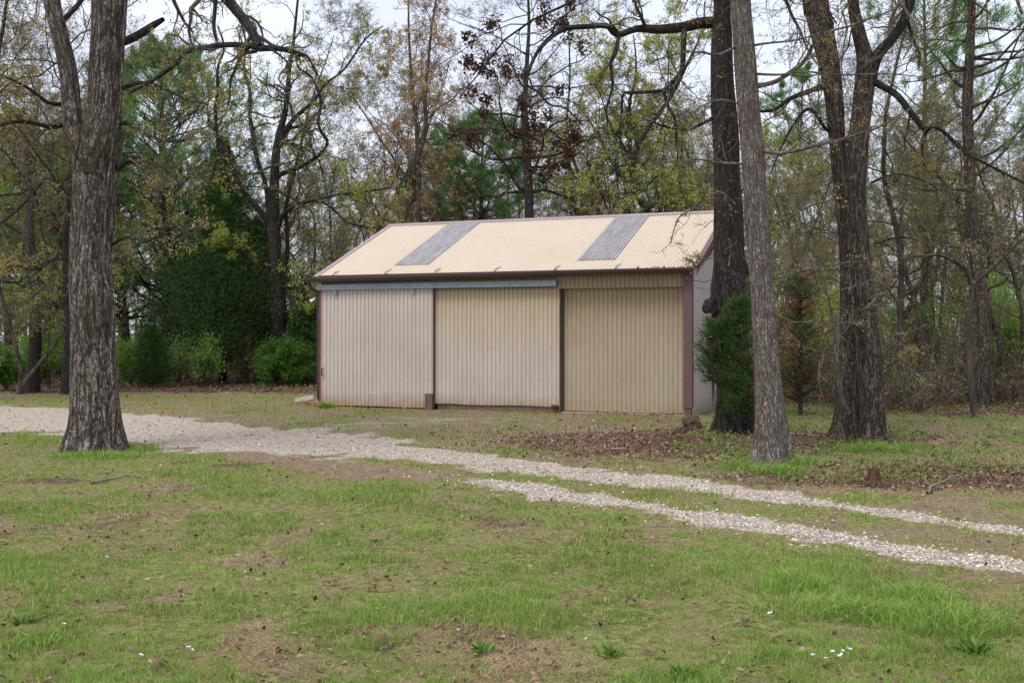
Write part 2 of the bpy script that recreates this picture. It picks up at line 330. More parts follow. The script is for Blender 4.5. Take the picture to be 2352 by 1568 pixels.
def near_track(x, y, tk):
    c, h = tk; best = np.full(x.shape, 9.0)
    for i in range(len(c) - 1):
        a, b = c[i], c[i + 1]; d = b - a; l2 = d @ d
        t = np.clip(((x - a[0]) * d[0] + (y - a[1]) * d[1]) / l2, 0, 1)
        dist = np.hypot(x - a[0] - t * d[0], y - a[1] - t * d[1]); best = np.minimum(best, dist / (h[i] * (1 - t) + h[i + 1] * t))
    return best                                  # 1 at the edge of the track
def blob(x, y, u, v, ru, rv):                    # soft patch round a ground point
    c = G(u, v); sy = abs(G(u, v - rv)[1] - G(u, v + rv)[1]) / 2; sx = ru / FPX * c[1]
    return np.exp(-((x - c[0]) / sx) ** 2 - ((y - c[1]) / sy) ** 2)
def zones(x, y):
    w1 = (fbm(x * .9, y * .9, 3) - .5); w2 = fbm(x * 3.1, y * 3.1, 8) - .5
    gl = near_track(x, y, TRK_LEFT); gf = near_track(x, y, TRK_FAR); gn = near_track(x, y, TRK_NEAR); gd = near_track(x, y, TRK_DIRT)
    wob = w1 * 1.1 + w2 * 2.3; fine0 = fbm(x * 5.3, y * 5.3, 44, 3)
    g = np.maximum.reduce([(1 - sstep(.80, 1.12, gl + .3 * wob)) * (.72 + .4 * fine0), (1 - sstep(.6, 1.9, gf + wob)) * (.5 + .9 * fine0), (1 - sstep(.6, 1.75, gn + wob)) * sstep(-1.4, .6, x + 2 * w1) * (.65 + .7 * fine0)])
    near_shed = blob(x, y, 1000, 965, 330, 18) * .55 + blob(x, y, 1330, 985, 110, 14) * .3 + blob(x, y, 760, 990, 200, 22) * .4
    g = np.maximum(g, near_shed * (.45 + 1.1 * fbm(x * 2.6, y * 2.6, 21)) * .75)
    dirt = 1 - sstep(.6, 1.4, gd + wob)
    # lawn this side of the drive, thin grass between the ruts and before the shed
    big = fbm(x * .55 + 4, y * .55, 31, 5); med = fbm(x * 1.7, y * 1.7, 37, 4)
    # which side of the drive: use the near rut / the left track
    drive_y = np.interp(x, np.concatenate([TRK_LEFT[0][:-1, 0], TRK_NEAR[0][2:, 0]]), np.concatenate([TRK_LEFT[0][:-1, 1], TRK_NEAR[0][2:, 1]]))
    fine = fbm(x * 4.3, y * 4.3, 43, 4); sm = sstep(.36, .62, fine); mo = .25 + 1.2 * sm
    lawn = sstep(.2, -.9, y - drive_y + .5 + w1 * .8)
    grass = lawn * (.42 + 1.15 * sstep(.30, .60, big * .42 + med * .28 + fine * .30))
    grass -= lawn * mo * .44 * (.8 * blob(x, y, 700, 1300, 90, 22) + .65 * blob(x, y, 560, 1350, 260, 24) + .6 * blob(x, y, 560, 1070, 160, 12) + .6 * blob(x, y, 600, 1450, 200, 26) + .5 * blob(x, y, 1060, 1385, 200, 30)
                     + .9 * blob(x, y, 1980, 1530, 330, 30) + .75 * blob(x, y, 200, 1110, 160, 12) + .6 * blob(x, y, 2250, 1400, 90, 30) + .5 * blob(x, y, 100, 1250, 110, 14) + .6 * blob(x, y, 700, 1530, 300, 20) + .5*blob(x,y,40,1020,90,10))
    strip = np.exp(-((gf - 0) ** 2) / 9) * (1 - lawn) * .62 + np.exp(-(gn ** 2) / 14) * .58
    yard = (1 - lawn) * (.36 + .62 * sstep(.44, .62, med * .6 + fine * .4)) * sstep(30, 26, y)
    yard += (1 - lawn) * (.5 * blob(x, y, 200, 912, 260, 8) + .55 * blob(x, y, 660, 908, 110, 9))
    right = sstep(1.2, 4.0, x) * (1 - lawn) * sstep(36, 26, y)
    patch = .75 * blob(x, y, 2000, 1050, 240, 40) + .5 * blob(x, y, 1900, 960, 200, 30) + .6 * blob(x, y, 2250, 1140, 300, 18) + .55 * blob(x, y, 1750, 1085, 130, 16) + .5 * blob(x, y, 1800, 1110, 500, 11)
    grass = np.clip(np.maximum.reduce([grass, strip, yard, patch * (1 - lawn) * (.5 + med)]), 0, 1)
    wood = sstep(29.0, 31.5, y + w1 * 4) * (x < 4) + sstep(19.8, 22.5, y + w1 * 4 + (x - 9) * .15) * (x > 7.6) + sstep(29, 31, y) * (x >= 4) * (x <= 7.6)
    lit = np.clip(wood, 0, 1) * .9 + 1.35 * blob(x, y, 1500, 1015, 310, 30) * (1 - lawn) + 1.1 * blob(x, y, 1990, 1105, 330, 16) * (1 - lawn) + 1.1 * blob(x, y, 2240, 1085, 240, 30) + .7 * blob(x, y, 1900, 1010, 400, 20) * (1 - lawn) + .55 * blob(x, y, 560, 1070, 140, 9) + .5 * blob(x, y, 130, 1105, 150, 12) + .45 * blob(x, y, 2000, 1530, 280, 30)
    lit += .5 * blob(x, y, 1450, 950, 180, 5)
    lit += lawn * .42 * sstep(.55, .36, big * .42 + med * .28 + fine * .30) * 1.3
    lit = np.clip(lit * (.35 + 1.2 * sm * .6 + .5 * med), 0, 1)
    grass = grass * (1 - .45 * lit) * (1 - .97 * sstep(.35, .7, g)) * (1 - .8 * dirt); lit = lit * (1 - g)
    return g, np.clip(grass, 0, 1), lit, dirt
def gz(x, y):                                    # gentle unevenness of the ground
    return (fbm(x * .7, y * .7, 51, 3) - .5) * .05 + (fbm(x * 6, y * 6, 57, 2) - .5) * .018
ys = np.concatenate([np.linspace(-60, 3.0, 20), 3.0 * 1.0065 ** np.arange(1, 400)]); ys = np.concatenate([ys[ys < 38], np.linspace(39, 260, 90)])
xs1 = np.linspace(0, 9, 150); xs2 = 9 * 1.022 ** np.arange(1, 170); xh = np.concatenate([xs1, xs2[xs2 < 260], [260]])
xs = np.concatenate([-xh[:0:-1], xh])
XX, YY = np.meshgrid(xs, ys); ZZ = gz(XX, YY)
mb = MB(); nx, ny = len(xs), len(ys)
ii = (np.arange(ny - 1)[:, None] * nx + np.arange(nx - 1)).ravel()
mb.add(np.stack([XX, YY, ZZ], -1), np.stack([ii, ii + 1, ii + nx + 1, ii + nx], -1), smooth=True)
go = mb.build('ground', M['ground']); tag(go, 'uneven ground of turf, bare soil, leaf litter and a gravel drive', 'ground', kind='structure')
zg, zr, zl, zd = zones(XX.ravel(), YY.ravel())
ca = go.data.attributes.new('mask', 'FLOAT_COLOR', 'POINT')
ca.data.foreach_set('color', np.stack([zg, zr, zl, np.ones_like(zg)], -1).astype(np.float32).ravel())

def scatter(n, y0, y1, rng, pw=1.0, marg=1.0):   # points inside the field of view, denser near the camera
    a = rng.random(n)
    y = (y0 ** (-pw) + a * (y1 ** (-pw) - y0 ** (-pw))) ** (-1 / pw) if pw else y0 + a * (y1 - y0)
    x = (rng.random(n) * 2 - 1) * (.49 * y + marg); return x, y
SHED = (-4.28, 24.35); SHR = math.radians(-21.3)
def in_shed(x, y, m=0.05):
    dx, dy = x - SHED[0], y - SHED[1]; c, s = math.cos(-SHR), math.sin(-SHR)
    lx, ly = c * dx - s * dy, s * dx + c * dy
    return (lx > -m) & (lx < 8.4 + m) & (ly > -m) & (ly < 7.1)

# grass
rng = rs(11); mb = MB()
def blades(x, y, h, w, rng, mb, lean=.55, tint=None, z0=None):
    n = len(x); z = gz(x, y) - .004 if z0 is None else z0
    a = rng.random(n) * 2 * PI; d = np.stack([np.cos(a), np.sin(a)], -1); ln = (lean * rng.random(n) * h)[:, None]
    b = rng.random(n) * 2 * PI; s = np.stack([np.cos(b), np.sin(b)], -1) * w[:, None] / 2
    p = np.stack([x, y], -1); o = lambda q, zz: np.concatenate([q, zz[:, None]], 1)
    v = np.stack([o(p - s, z), o(p + s, z), o(p + d * ln * .35 + s * .8, z + h * .55), o(p + d * ln * .35 - s * .8, z + h * .55), o(p + d * ln * 1.15, z + h * (1 - .25 * rng.random(n)))], 1)
    i = np.arange(n)[:, None] * 5; t = np.repeat(rng.random(n) if tint is None else tint, 5)
    mb.add(v, i + np.array([0, 1, 2, 3]), 0, None, t); mb.add(np.zeros((0, 3)), np.zeros((0, 3), int)); mb.f[-1] = i + np.array([3, 2, 4]) + (mb.n - n * 5); mb.m[-1] = np.zeros(n); mb.sm[-1] = np.zeros(n, bool)
x, y = scatter(900000, 3.2, 33, rng, 1.0, 2.2)
_, gr, li, di = zones(x, y); keep = (rng.random(len(x)) < gr ** 1.35) & ~in_shed(x, y)
x, y, gr = x[keep], y[keep], gr[keep]; n = len(x)
tall = .6 * fbm(x * 1.3, y * 1.3, 77, 3) + .4 * fbm(x * 6.5, y * 6.5, 78, 2); hh = (.014 + .050 * gr * sstep(.38, .72, tall)) * (.6 + .8 * rng.random(n)) * np.interp(y, [4, 12, 30], [1, 1.05, 1.4])
hue = .55 * fbm(x * 1.1, y * 1.1, 91, 4) + .45 * fbm(x * 6, y * 6, 92, 2) - .17
tn = np.clip(hue + .28 * rng.normal(size=n) + .12, 0, .9); tn[rng.random(n) < .04 + .30 * (1 - sstep(.25, .75, gr))] = 1
blades(x, y, hh, .0034 * (.7 + .6 * rng.random(n)) * np.maximum(y / 6.5, .8), rng, mb, .9, tn)
o = mb.build('lawn_grass', M['grass']); tag(o, 'short patchy green grass over the lawn, drive edges and yard', 'grass', kind='stuff')

rng = rs(12); mb = MB(); x, y = scatter(700000, 3.2, 30, rng, 1.0, 2.2); g_, gr, li, di = zones(x, y)
keep = (rng.random(len(x)) < (.18 + .55 * sstep(.75, .2, gr)) * (.2 + 1.6 * sstep(.4, .65, fbm(x * 2.3, y * 2.3, 71, 4))) * (1 - .9 * g_) * (1 - .5 * di)) & ~in_shed(x, y); x, y = x[keep], y[keep]; n = len(x)
blades(x, y, .010 + .016 * rng.random(n), .0036 * np.maximum(y / 6.5, .8) * (.7 + .6 * rng.random(n)), rng, mb, 4.5, np.clip(.5 * fbm(x * 2, y * 2, 5) + .6 * rng.random(n) - .05, 0, 1))
o = mb.build('dead_thatch', M['thatch']); tag(o, 'dry straw and thatch lying between the living grass', 'thatch', kind='stuff')

# taller tufts of grass that stand out
def tuft(u, v, n, rad, h, label, seed, squash=1.0):
    r = rs(seed); c = G(u, v); mb = MB(); a = r.random(n) * 2 * PI; q = rad * np.sqrt(r.random(n))
    x = q * np.cos(a); y = q * np.sin(a) * squash
    hh = h * (.5 + .7 * r.random(n)) * (1 - .4 * q / rad)
    blades(x, y, hh, .0050 * (.7 + .6 * r.random(n)) * max(c[1] / 8, 1), r, mb, 1.6, np.clip(.5 + .25 * r.normal(size=n), 0, 1), z0=np.full(n, -.01))
    o = mb.build('grass_tuft', M['grass_clump']); o.location = (c[0], c[1], float(gz(c[:1], c[1:])[0]))
    tag(o, label, 'grass tuft', 'tall grass tufts')
tuft(1822, 1342, 800, .22, .13, 'dense dark green grass tuft on the lawn below the near gravel rut', 1)
tuft(1880, 1405, 700, .42, .15, 'loose pale grass tuft spreading just below the dense dark tuft', 2, .5)
tuft(1985, 1412, 600, .30, .14, 'long bladed grass tuft between the two widest tufts at right', 3, .6)
tuft(2150, 1428, 1100, .42, .17, 'widest bright grass tuft at the right of the lawn', 4, .7)
tuft(2110, 1372, 300, .18, .16, 'narrow upright grass tuft just behind the widest tuft', 5)
tuft(1400, 1190, 300, .28, .09, 'small grass tuft on the lawn edge under the near rut', 6)
tuft(90, 1480, 300, .16, .10, 'low leafy tuft in the bottom left of the lawn', 7)
tuft(1225, 1190, 350, .5, .09, 'spread out grass tuft below the shed doors on the lawn', 8, .6)
tuft(748, 936, 420, .16, .20, 'dark grass tuft against the left corner of the shed', 9)
tuft(222, 1050, 900, .62, .15, 'long grass tuft growing at the foot of the big left oak', 10, .45)
tuft(335, 1034, 160, .22, .20, 'upright grass tuft just right of the big left oak base', 12)
tuft(1785, 1086, 600, .36, .15, 'bright grass tuft at the foot of the pale oak', 13, .6)
tuft(1700, 1075, 200, .2, .16, 'thin grass tuft left of the pale oak base', 14)
tuft(2010, 1036, 550, .5, .20, 'weedy tuft in front of the twin trunked oak', 15, .5)
tuft(1850, 1068, 260, .3, .22, 'tall soft tuft right of the pale oak base', 16, .6)

def lawn_side(x, y): return y < np.interp(x, np.concatenate([TRK_LEFT[0][:-1, 0], TRK_NEAR[0][2:, 0]]), np.concatenate([TRK_LEFT[0][:-1, 1], TRK_NEAR[0][2:, 1]])) - .3
# fallen leaves
rng = rs(21); mb = MB()
x, y = scatter(260000, 3.4, 45, rng, .6, 1.0); gg, gr, li, di = zones(x, y)
keep = (rng.random(len(x)) < np.clip(li * np.where(lawn_side(x, y), .09, 1.0) + .006 * (y < 16) + .04 * (y > 16), 0, 1) * (1 - .8 * gg)) & ~in_shed(x, y); x, y = x[keep], y[keep]; n = len(x)
P = np.stack([x, y, gz(x, y) + .004 + .02 * rng.random(n) ** 2], -1)
D = rng.normal(size=(n, 3)); D[:, 2] = np.abs(D[:, 2]) * .35
mb.leaves(P, np.interp(y, [4, 15, 35], [.035, .050, .09]), rng, 0, D=D, asp=.6, flat=.75)
o = mb.build('fallen_leaves', M['litter']); tag(o, 'brown dry leaves lying over the yard, lawn and wood floor', 'leaf litter', kind='stuff')

# low green ground cover under the right-hand trees and before the shed
rng = rs(23); mb = MB()
x, y = scatter(230000, 6, 34, rng, .7, 1.0); c = fbm(x * 1.6, y * 1.6, 61, 3); gg, gr, li, di = zones(x, y)
dens = (x > 2.2) * sstep(.42, .62, c) * (y > 11.5) * (1 - gg) * .8 * sstep(.25, .1, near_track(x, y, TRK_FAR) * 0) + .12 * (c > .62) * (y < 13) * gr
dens = dens * (1 - sstep(23, 30, y) * (x > 7)) + sstep(29, 31, y) * (y < 40) * .55 * (x < -3) * sstep(.4, .6, c)
keep = (rng.random(len(x)) < dens) & ~in_shed(x, y) & (near_track(x, y, TRK_FAR) > 2.2) & (near_track(x, y, TRK_NEAR) > 1.8); x, y = x[keep], y[keep]; n = len(x)
P = np.stack([x, y, gz(x, y) + .01 + (.03 + .05 * (y > 11)) * rng.random(n)], -1)
mb.leaves(P, np.interp(y, [5, 15, 35], [.020, .034, .07]), rng, 0, asp=.6, flat=.4)
o = mb.build('ground_cover', M['cover']); tag(o, 'low leafy green weeds under the right hand trees', 'ground cover', kind='stuff')

# loose gravel
rng = rs(31); mb = MB()
x, y = scatter(260000, 7.0, 30, rng, .8, 1.0); gg, gr, li, di = zones(x, y)
keep = (rng.random(len(x)) < np.clip(gg, 0, 1) ** 1.8 * np.interp(x, [-3, 1], [.22, .6]) * (.35 + 1.1 * fbm(x * 2.2, y * 2.2, 99, 3)) + .003 * (y > 12) + .07 * np.exp(-1.3 * np.maximum(np.minimum(near_track(x, y, TRK_FAR), near_track(x, y, TRK_NEAR) + 9 * (x < -1)) - 1, 0))) & ~in_shed(x, y); x, y = x[keep], y[keep]; n = len(x)
sz = (.005 + .011 * rng.random(n) ** 2) * np.interp(y, [7, 12, 25], [1, 1.15, 1.4])
oc = np.array([[1, 0, 0], [0, 1, 0], [-1, 0, 0], [0, -1, 0], [0, 0, .7], [0, 0, -.7]], float)
J = oc[None] * sz[:, None, None] * (.6 + .8 * rng.random((n, 6, 1))); a = rng.random(n) * 2 * PI
R2 = np.stack([np.stack([np.cos(a), -np.sin(a)], -1), np.stack([np.sin(a), np.cos(a)], -1)], 1)
J[..., :2] = np.einsum('nij,nkj->nki', R2, J[..., :2]); P = np.stack([x, y, gz(x, y) + sz * .25], -1)
i = np.arange(n)[:, None, None] * 6 + np.array([[0, 1, 4], [1, 2, 4], [2, 3, 4], [3, 0, 4], [1, 0, 5], [2, 1, 5], [3, 2, 5], [0, 3, 5]])
mb.add(J + P[:, None], i.reshape(-1, 3), 0, None, np.repeat(rng.random(n), 6))
o = mb.build('gravel', M['stone']); tag(o, 'pale loose limestone gravel in the ruts of the drive', 'gravel', kind='stuff')

# ------------------------------------------------------------------ the shed
SL, SDp, SH, SLOPE = 8.385, 7.06, 2.92, .4127
HALF = SDp / 2; RISE = HALF * SLOPE
shed = empty('metal_shed', (SHED[0], SHED[1], 0), 'long cream metal shed with three wide ribbed bays and a gabled tin roof', 'shed', rz=SHR)
def ribbed(x0, x1, z0, z1, y, pitch, depth, flat=.55, wavy=0.0, phase=0.0, botjit=0.0, th=.0):
    """vertical trapezoid-ribbed sheet facing -y; returns verts, faces"""
    n0 = int(math.floor((x0 - phase) / pitch)) - 1; prof = []
    for k in range(n0, n0 + int((x1 - x0) / pitch) + 4):
        b = phase + k * pitch
        for fx, d in ((0, 0), (flat, 0), (flat + .09, 1), (.91, 1)): prof.append((b + fx * pitch, y - (0 if not d else 0) + d * depth))
    prof = [(a, b) for a, b in prof if x0 < a < x1]
    prof = [(x0, prof[0][1])] + prof + [(x1, prof[-1][1])]
    prof = np.array(prof); nz_ = 9; zz = np.linspace(z0, z1, nz_)
    P = np.empty((nz_, len(prof), 3)); P[..., 0] = prof[:, 0]; P[..., 1] = prof[:, 1]; P[..., 2] = zz[:, None]
    P[..., 1] += wavy * (vn(P[..., 0] * 1.7 + 9, P[..., 2] * 1.3, 5) - .5)
    if botjit: P[0, :, 2] += botjit * (vn(prof[:, 0] * 2.2, prof[:, 0] * 0, 3) - .5)
    m = len(prof); i = (np.arange(nz_ - 1)[:, None] * m + np.arange(m - 1)).ravel()
    return P, np.stack([i, i + 1, i + m + 1, i + m], -1)
def sheet_part(name, mat, x0, x1, z0, z1, y, pitch=.0965, depth=.017, parent=shed, zs=(), **k):
    mb = MB(); P, F = ribbed(x0, x1, z0, z1, y, pitch, depth, **k); mb.add(P, F); r = rs(int(x0 * 10))
    for z in zs:                                            # rows of roofing screws on every second rib
        xx = math.ceil(x0 / pitch) * pitch + pitch * .17
        while xx < x1 - .04:
            zz = z + r.normal() * .008; mb.tubes(np.array([[xx, y + .004, zz], [xx, y - .010, zz]]), np.array([.0065, .005]), 6, 1); mb.add(np.array([[xx - .004, y - .0105, zz - .004], [xx + .004, y - .0105, zz - .004], [xx + .004, y - .0105, zz + .004], [xx - .004, y - .0105, zz + .004]]), [[0, 1, 2, 3]], 1); xx += pitch * 2
    return mb.build(name, [mat, M['rust']], parent)
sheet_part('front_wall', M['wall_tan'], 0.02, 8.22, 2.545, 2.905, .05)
mid = sheet_part('fixed_panel', M['wall'], 2.805, 5.635, .115, 2.544, .035, zs=(.66, 1.32, 2.0), wavy=.012, botjit=.02)
d1 = sheet_part('sliding_door', M['wall_door'], 0.03, 2.80, .025, 2.60, -.042, zs=(.62, 1.25, 1.86), wavy=.015, botjit=.015)
d2 = sheet_part('recessed_door', M['wall_bay'], 5.70, 8.215, .03, 2.56, .16, zs=(.70, 1.36, 1.98), wavy=.010, botjit=.015)
tag(d1, 'leftmost door panel hanging from the steel rail'); tag(mid, 'middle ribbed panel above the timber skirting'); tag(d2, 'darker tan door set back in the right bay')
# door returns so nothing is paper thin
mb = MB(); mb.box((0.03, -.014, .03), (.06, .02, 2.59)); mb.box((2.772, -.014, .03), (2.80, .02, 2.59)); mb.box((.062, -.010, .04), (2.77, .0, .10)); mb.box((.062, -.010, 1.25), (2.77, .0, 1.33)); mb.build('door_frame', M['timber_up'], d1)
mb = MB(); mb.box((2.79, -.050, .12), (2.803, -.030, 2.60)); mb.build('edge_strip', M['timber_up'], d1)
# screws rows
# steel door rail with hangers
mb = MB(); mb.box((-.03, -.11, 2.635), (5.60, .02, 2.705)); mb.box((-.03, -.125, 2.597), (5.60, -.105, 2.632)); mb.box((-.03, -.135, 2.700), (5.60, -.105, 2.712)); mb.build('door_rail', M['galv'], shed)
for x in (.40, 2.32):
    mb = MB(); mb.box((x - .035, -.088, 2.47), (x + .035, -.078, 2.597)); mb.tubes(np.array([[x, -.076, 2.50], [x, -.096, 2.50]]), np.array([.012, .010]), 8); mb.build('hanger', M['galv'], d1)
mb = MB(); mb.tubes(np.array([[.075, -.055, .69], [.075, -.115, .70], [.075, -.115, .84], [.075, -.055, .85]]), np.full(4, .014), 8); mb.build('handle', M['rust'], d1)
# side walls, rear wall, gables
def side(x, name, mat, flip):
    mb = MB(); pitch = .095; m = int(SDp / pitch * 3); ysl = np.linspace(0.02, SDp - .02, m); ph = (ysl / pitch) % 1
    off = np.where(ph < .18, .012, 0) * (1 if flip else -1)
    top = SH + np.minimum(ysl, SDp - ysl) * SLOPE - .05
    zz = np.linspace(0, 1, 14); P = np.empty((14, m, 3)); P[..., 0] = x + off; P[..., 1] = ysl; P[..., 2] = -.06 + (top + .06) * zz[:, None]
    i = (np.arange(13)[:, None] * m + np.arange(m - 1)).ravel(); F = np.stack([i, i + 1, i + m + 1, i + m], -1)
    mb.add(P, F if flip else F[:, ::-1]); mb.box((x + (.013 if flip else -.016), .1, 2.548), (x + (.016 if flip else -.013), SDp - .1, 2.562)); return mb.build(name, mat, shed)
side(SL, 'side_wall', M['wall_side'], True); side(0.0, 'side_wall', M['wall_side'], False)
P, F = ribbed(0.02, SL - .02, -.05, 2.9, SDp, .0965, .017); mb = MB(); mb.add(P, F[:, ::-1]); mb.build('rear_wall', M['wall_side'], shed)
# roof: corrugated sheets, near slope and far slope, with a real thickness
def roof_slope(name, near):
    mb = MB(); x0, x1 = -.10, SL + .10; pitch = .0676; m = int((x1 - x0) / pitch * 6); xv = np.linspace(x0, x1, m)
    wav = .015 * np.sin(2 * PI * xv / pitch); yv = np.linspace(-.13, HALF, 10) if near else np.linspace(SDp + .13, HALF, 10)
    P = np.empty((10, m, 3)); P[..., 0] = xv; P[..., 1] = yv[:, None]
    P[..., 2] = SH + np.minimum(yv, SDp - yv)[:, None] * SLOPE + wav + .02 + (vn(xv * .6, xv * 0, 2) - .5) * .012
    i = (np.arange(9)[:, None] * m + np.arange(m - 1)).ravel(); F = np.stack([i, i + 1, i + m + 1, i + m], -1)
    mb.add(P, F if near else F[:, ::-1], smooth=True); Q = P.copy(); Q[..., 2] -= .006; mb.add(Q, (F[:, ::-1] if near else F), smooth=True)
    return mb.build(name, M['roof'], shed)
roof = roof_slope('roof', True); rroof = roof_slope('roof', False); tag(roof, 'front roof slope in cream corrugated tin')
def skyl(x0, x1, y0, y1):
    mb = MB(); pitch = .0676; m = int((x1 - x0) / pitch * 6); xv = np.linspace(x0, x1, m); wav = .015 * np.sin(2 * PI * xv / pitch); yv = np.linspace(y0, y1, 8)
    P = np.empty((8, m, 3)); P[..., 0] = xv; P[..., 1] = yv[:, None]; P[..., 2] = SH + yv[:, None] * SLOPE + wav + .032 + (vn(xv * .6, xv * 0, 2) - .5) * .012
    i = (np.arange(7)[:, None] * m + np.arange(m - 1)).ravel(); mb.add(P, np.stack([i, i + 1, i + m + 1, i + m], -1), smooth=True)
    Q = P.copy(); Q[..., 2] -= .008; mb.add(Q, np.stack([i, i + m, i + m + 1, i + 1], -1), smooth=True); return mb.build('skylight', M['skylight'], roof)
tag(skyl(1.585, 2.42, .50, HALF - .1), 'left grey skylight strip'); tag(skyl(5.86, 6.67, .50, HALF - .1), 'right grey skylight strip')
# ridge cap and rake trims
mb = MB(); zr_ = SH + RISE + .045
for sgn in (-1, 1):
    pr = np.array([[-.13, HALF, zr_], [SL + .13, HALF, zr_], [SL + .13, HALF + sgn * .13, zr_ - .13 * SLOPE + .002], [-.13, HALF + sgn * .13, zr_ - .13 * SLOPE + .002]])
    mb.add(np.vstack([pr, pr - [0, 0, .02]]), [[0, 1, 2, 3] if sgn < 0 else [3, 2, 1, 0], [3, 2, 6, 7], [2, 1, 5, 6], [0, 3, 7, 4], [4, 7, 6, 5]])
mb.build('ridge_cap', M['trim_pale'], roof)
def rake(x_in, x_out, mats):
    for nm, y0, y1 in (('rake_trim', -.15, HALF), ('rake_trim', SDp + .15, HALF)):
        mb = MB(); K = 12; ps = []
        for t in np.linspace(0, 1, K):
            yy = y0 + (y1 - y0) * t; z = SH + min(yy, SDp - yy) * SLOPE + .042; ps.append([[x_in, yy, z - .004], [x_out, yy, z], [x_out, yy, z - .14], [x_out - (.012 if x_out > x_in else -.012), yy, z - .14]])
        Pq = np.array(ps); idx = (np.arange(K - 1)[:, None] * 4 + np.arange(3)).ravel(); mb.add(Pq, np.stack([idx, idx + 1, idx + 5, idx + 4], -1)); mb.build(nm, mats, roof)
rake(-.02, -.125, M['trim_pale']); rake(SL + .02, SL + .125, M['trim'])
# gutter: an open trough sloping a little to the left, with straps over the eave
mb = MB(); xa, xb = -.30, SL + .06; K = 30; xs_ = np.linspace(xa, xb, K)
prof = np.array([[-.155, .0], [-.165, .012], [-.262, .012], [-.262, -.030], [-.245, -.065], [-.232, -.095], [-.155, -.095], [-.155, -.012]])
prof = np.array([[-.145, .0], [-.150, -.085], [-.235, -.088], [-.248, -.060], [-.262, -.022], [-.262, 0.005], [-.252, .008], [-.252, -.018], [-.228, -.078], [-.156, -.076], [-.150, 0.0]])
P = np.empty((K, len(prof), 3)); P[..., 0] = xs_[:, None]; P[..., 1] = prof[:, 0]; P[..., 2] = prof[:, 1] + (2.848 + .05 * (xs_ - xa) / (xb - xa))[:, None]
m = len(prof); i = (np.arange(K - 1)[:, None] * m + np.arange(m - 1)).ravel(); mb.add(P, np.stack([i, i + m, i + m + 1, i + 1], -1))
for e in (0, K - 1): mb.add(P[e], [[0, 1, 2, 3, 4, 5]] if e else [[5, 4, 3, 2, 1, 0]])
gut = mb.build('gutter', M['gutter'], shed)
mb = MB(); mb.box((0, -.128, 2.83), (SL, -.112, 2.918)); mb.box((0, -.112, 2.90), (SL, .06, 2.915)); mb.build('fascia', M['gutter'], shed)
for x in (.33, 1.63, 2.83, 4.22, 5.55, 6.85):
    mb = MB(); zg_ = 2.862 + .05 * (x + .3) / 8.7; mb.box((x - .012, -.258, zg_), (x + .012, -.12, zg_ + .004), M=None)
    mb.tubes(np.array([[x, -.125, zg_ + .003], [x + .02, -.02, 2.975], [x + .06, .14, 3.035]]), np.array([.010, .012, .009]), 5); mb.build('gutter_strap', M['trim_rust'], gut)
mb = MB(); mb.tubes(np.array([[-.20, -.19, 2.78], [-.20, -.19, 2.71], [-.16, -.13, 2.62], [-.09, -.06, 2.56], [-.055, -.03, 2.50], [-.055, -.03, 2.1], [-.055, -.03, .15]]), np.array([.04] * 7), 8); mb.build('downspout', M['gutter'], shed)
mb = MB(); r = rs(7); xg = 7.3 + 1.1 * r.random(160); mb.leaves(np.stack([xg, -.2 + .10 * r.random(160), np.full(160, 2.895) + .02 * r.random(160)], -1), .05, r, 0); mb.build('leaf_debris', M['litter'], gut)
# corner trims, posts, skirting, sill
mb = MB(); mb.box((8.222, -.03, .16), (8.395, -.015, 2.83)); mb.box((8.382, -.0148, .16), (8.398, .11, 2.83)); t_ = mb.build('corner_trim', M['trim'], shed); tag(t_, 'wide purple brown corner trim at the right')
mb = MB(); mb.box((-.055, -.045, .03), (.022, -.030, 2.60)); mb.box((-.058, -.0298, .03), (-.044, .10, 2.60)); mb.build('corner_trim', M['trim_rust'], shed)
mb = MB(); mb.box((8.235, -.012, -.1), (8.37, .09, .165)); mb.build('corner_post', M['timber_up'], shed)
mb = MB(); mb.box((8.215, .0, .02), (8.232, .22, 2.545)); mb.build('door_jamb', M['galv'], shed)
mb = MB(); mb.box((5.636, .0, -.05), (5.655, .20, 2.545)); mb.box((5.67, .11, -.05), (5.69, .24, 2.545)); mb.build('door_post', M['timber_up'], shed)
mb = MB(); mb.box((2.84, .075, -.08), (5.632, .115, .20)); mb.build('skirting', M['timber'], shed)
mb = MB(); mb.box((2.655, -.16, -.08), (2.815, -.075, .335)); mb.build('guide_post', M['timber_up'], shed)
mb = MB(); mb.box((5.45, .02, .085), (5.60, .052, .155)); mb.tubes(np.array([[5.50, .0, .12], [5.62, .0, .12]]), np.array([.022, .022]), 8); mb.build('latch', M['rust'], shed)
mb = MB(); mb.box((5.66, .02, -.1), (8.232, .45, .012)); mb.build('sill', M['concrete'], shed)
mb = MB(); mb.box((.06, .08, -.06), (2.8, .10, 2.54)); mb.box((2.83, .13, -.05), (5.63, .15, 2.54)); mb.build('door_lining', M['black'], shed)
# flue
fl = MB(); fx, fy = 1.82, 4.2; fl.tubes(np.array([[fx, fy, 3.9], [fx, fy, 4.60]]), np.array([.058, .058]), 14); flue = fl.build('flue_pipe', M['rust'], roof)
fl = MB(); fl.tubes(np.array([[fx, fy, 4.595], [fx, fy, 4.655]]), np.array([.064, .064]), 14); fl.tubes(np.array([[fx, fy, 4.738], [fx, fy, 4.745], [fx, fy, 4.765]]), np.array([.09, .088, .02]), 14)
for a in range(4): ang = a * PI / 2 + .4; fl.tubes(np.array([[fx + .05 * math.cos(ang), fy + .05 * math.sin(ang), 4.65], [fx + .05 * math.cos(ang), fy + .05 * math.sin(ang), 4.74]]), np.array([.006, .006]), 5)
fl.build('flue_cap', M['galv'], flue)
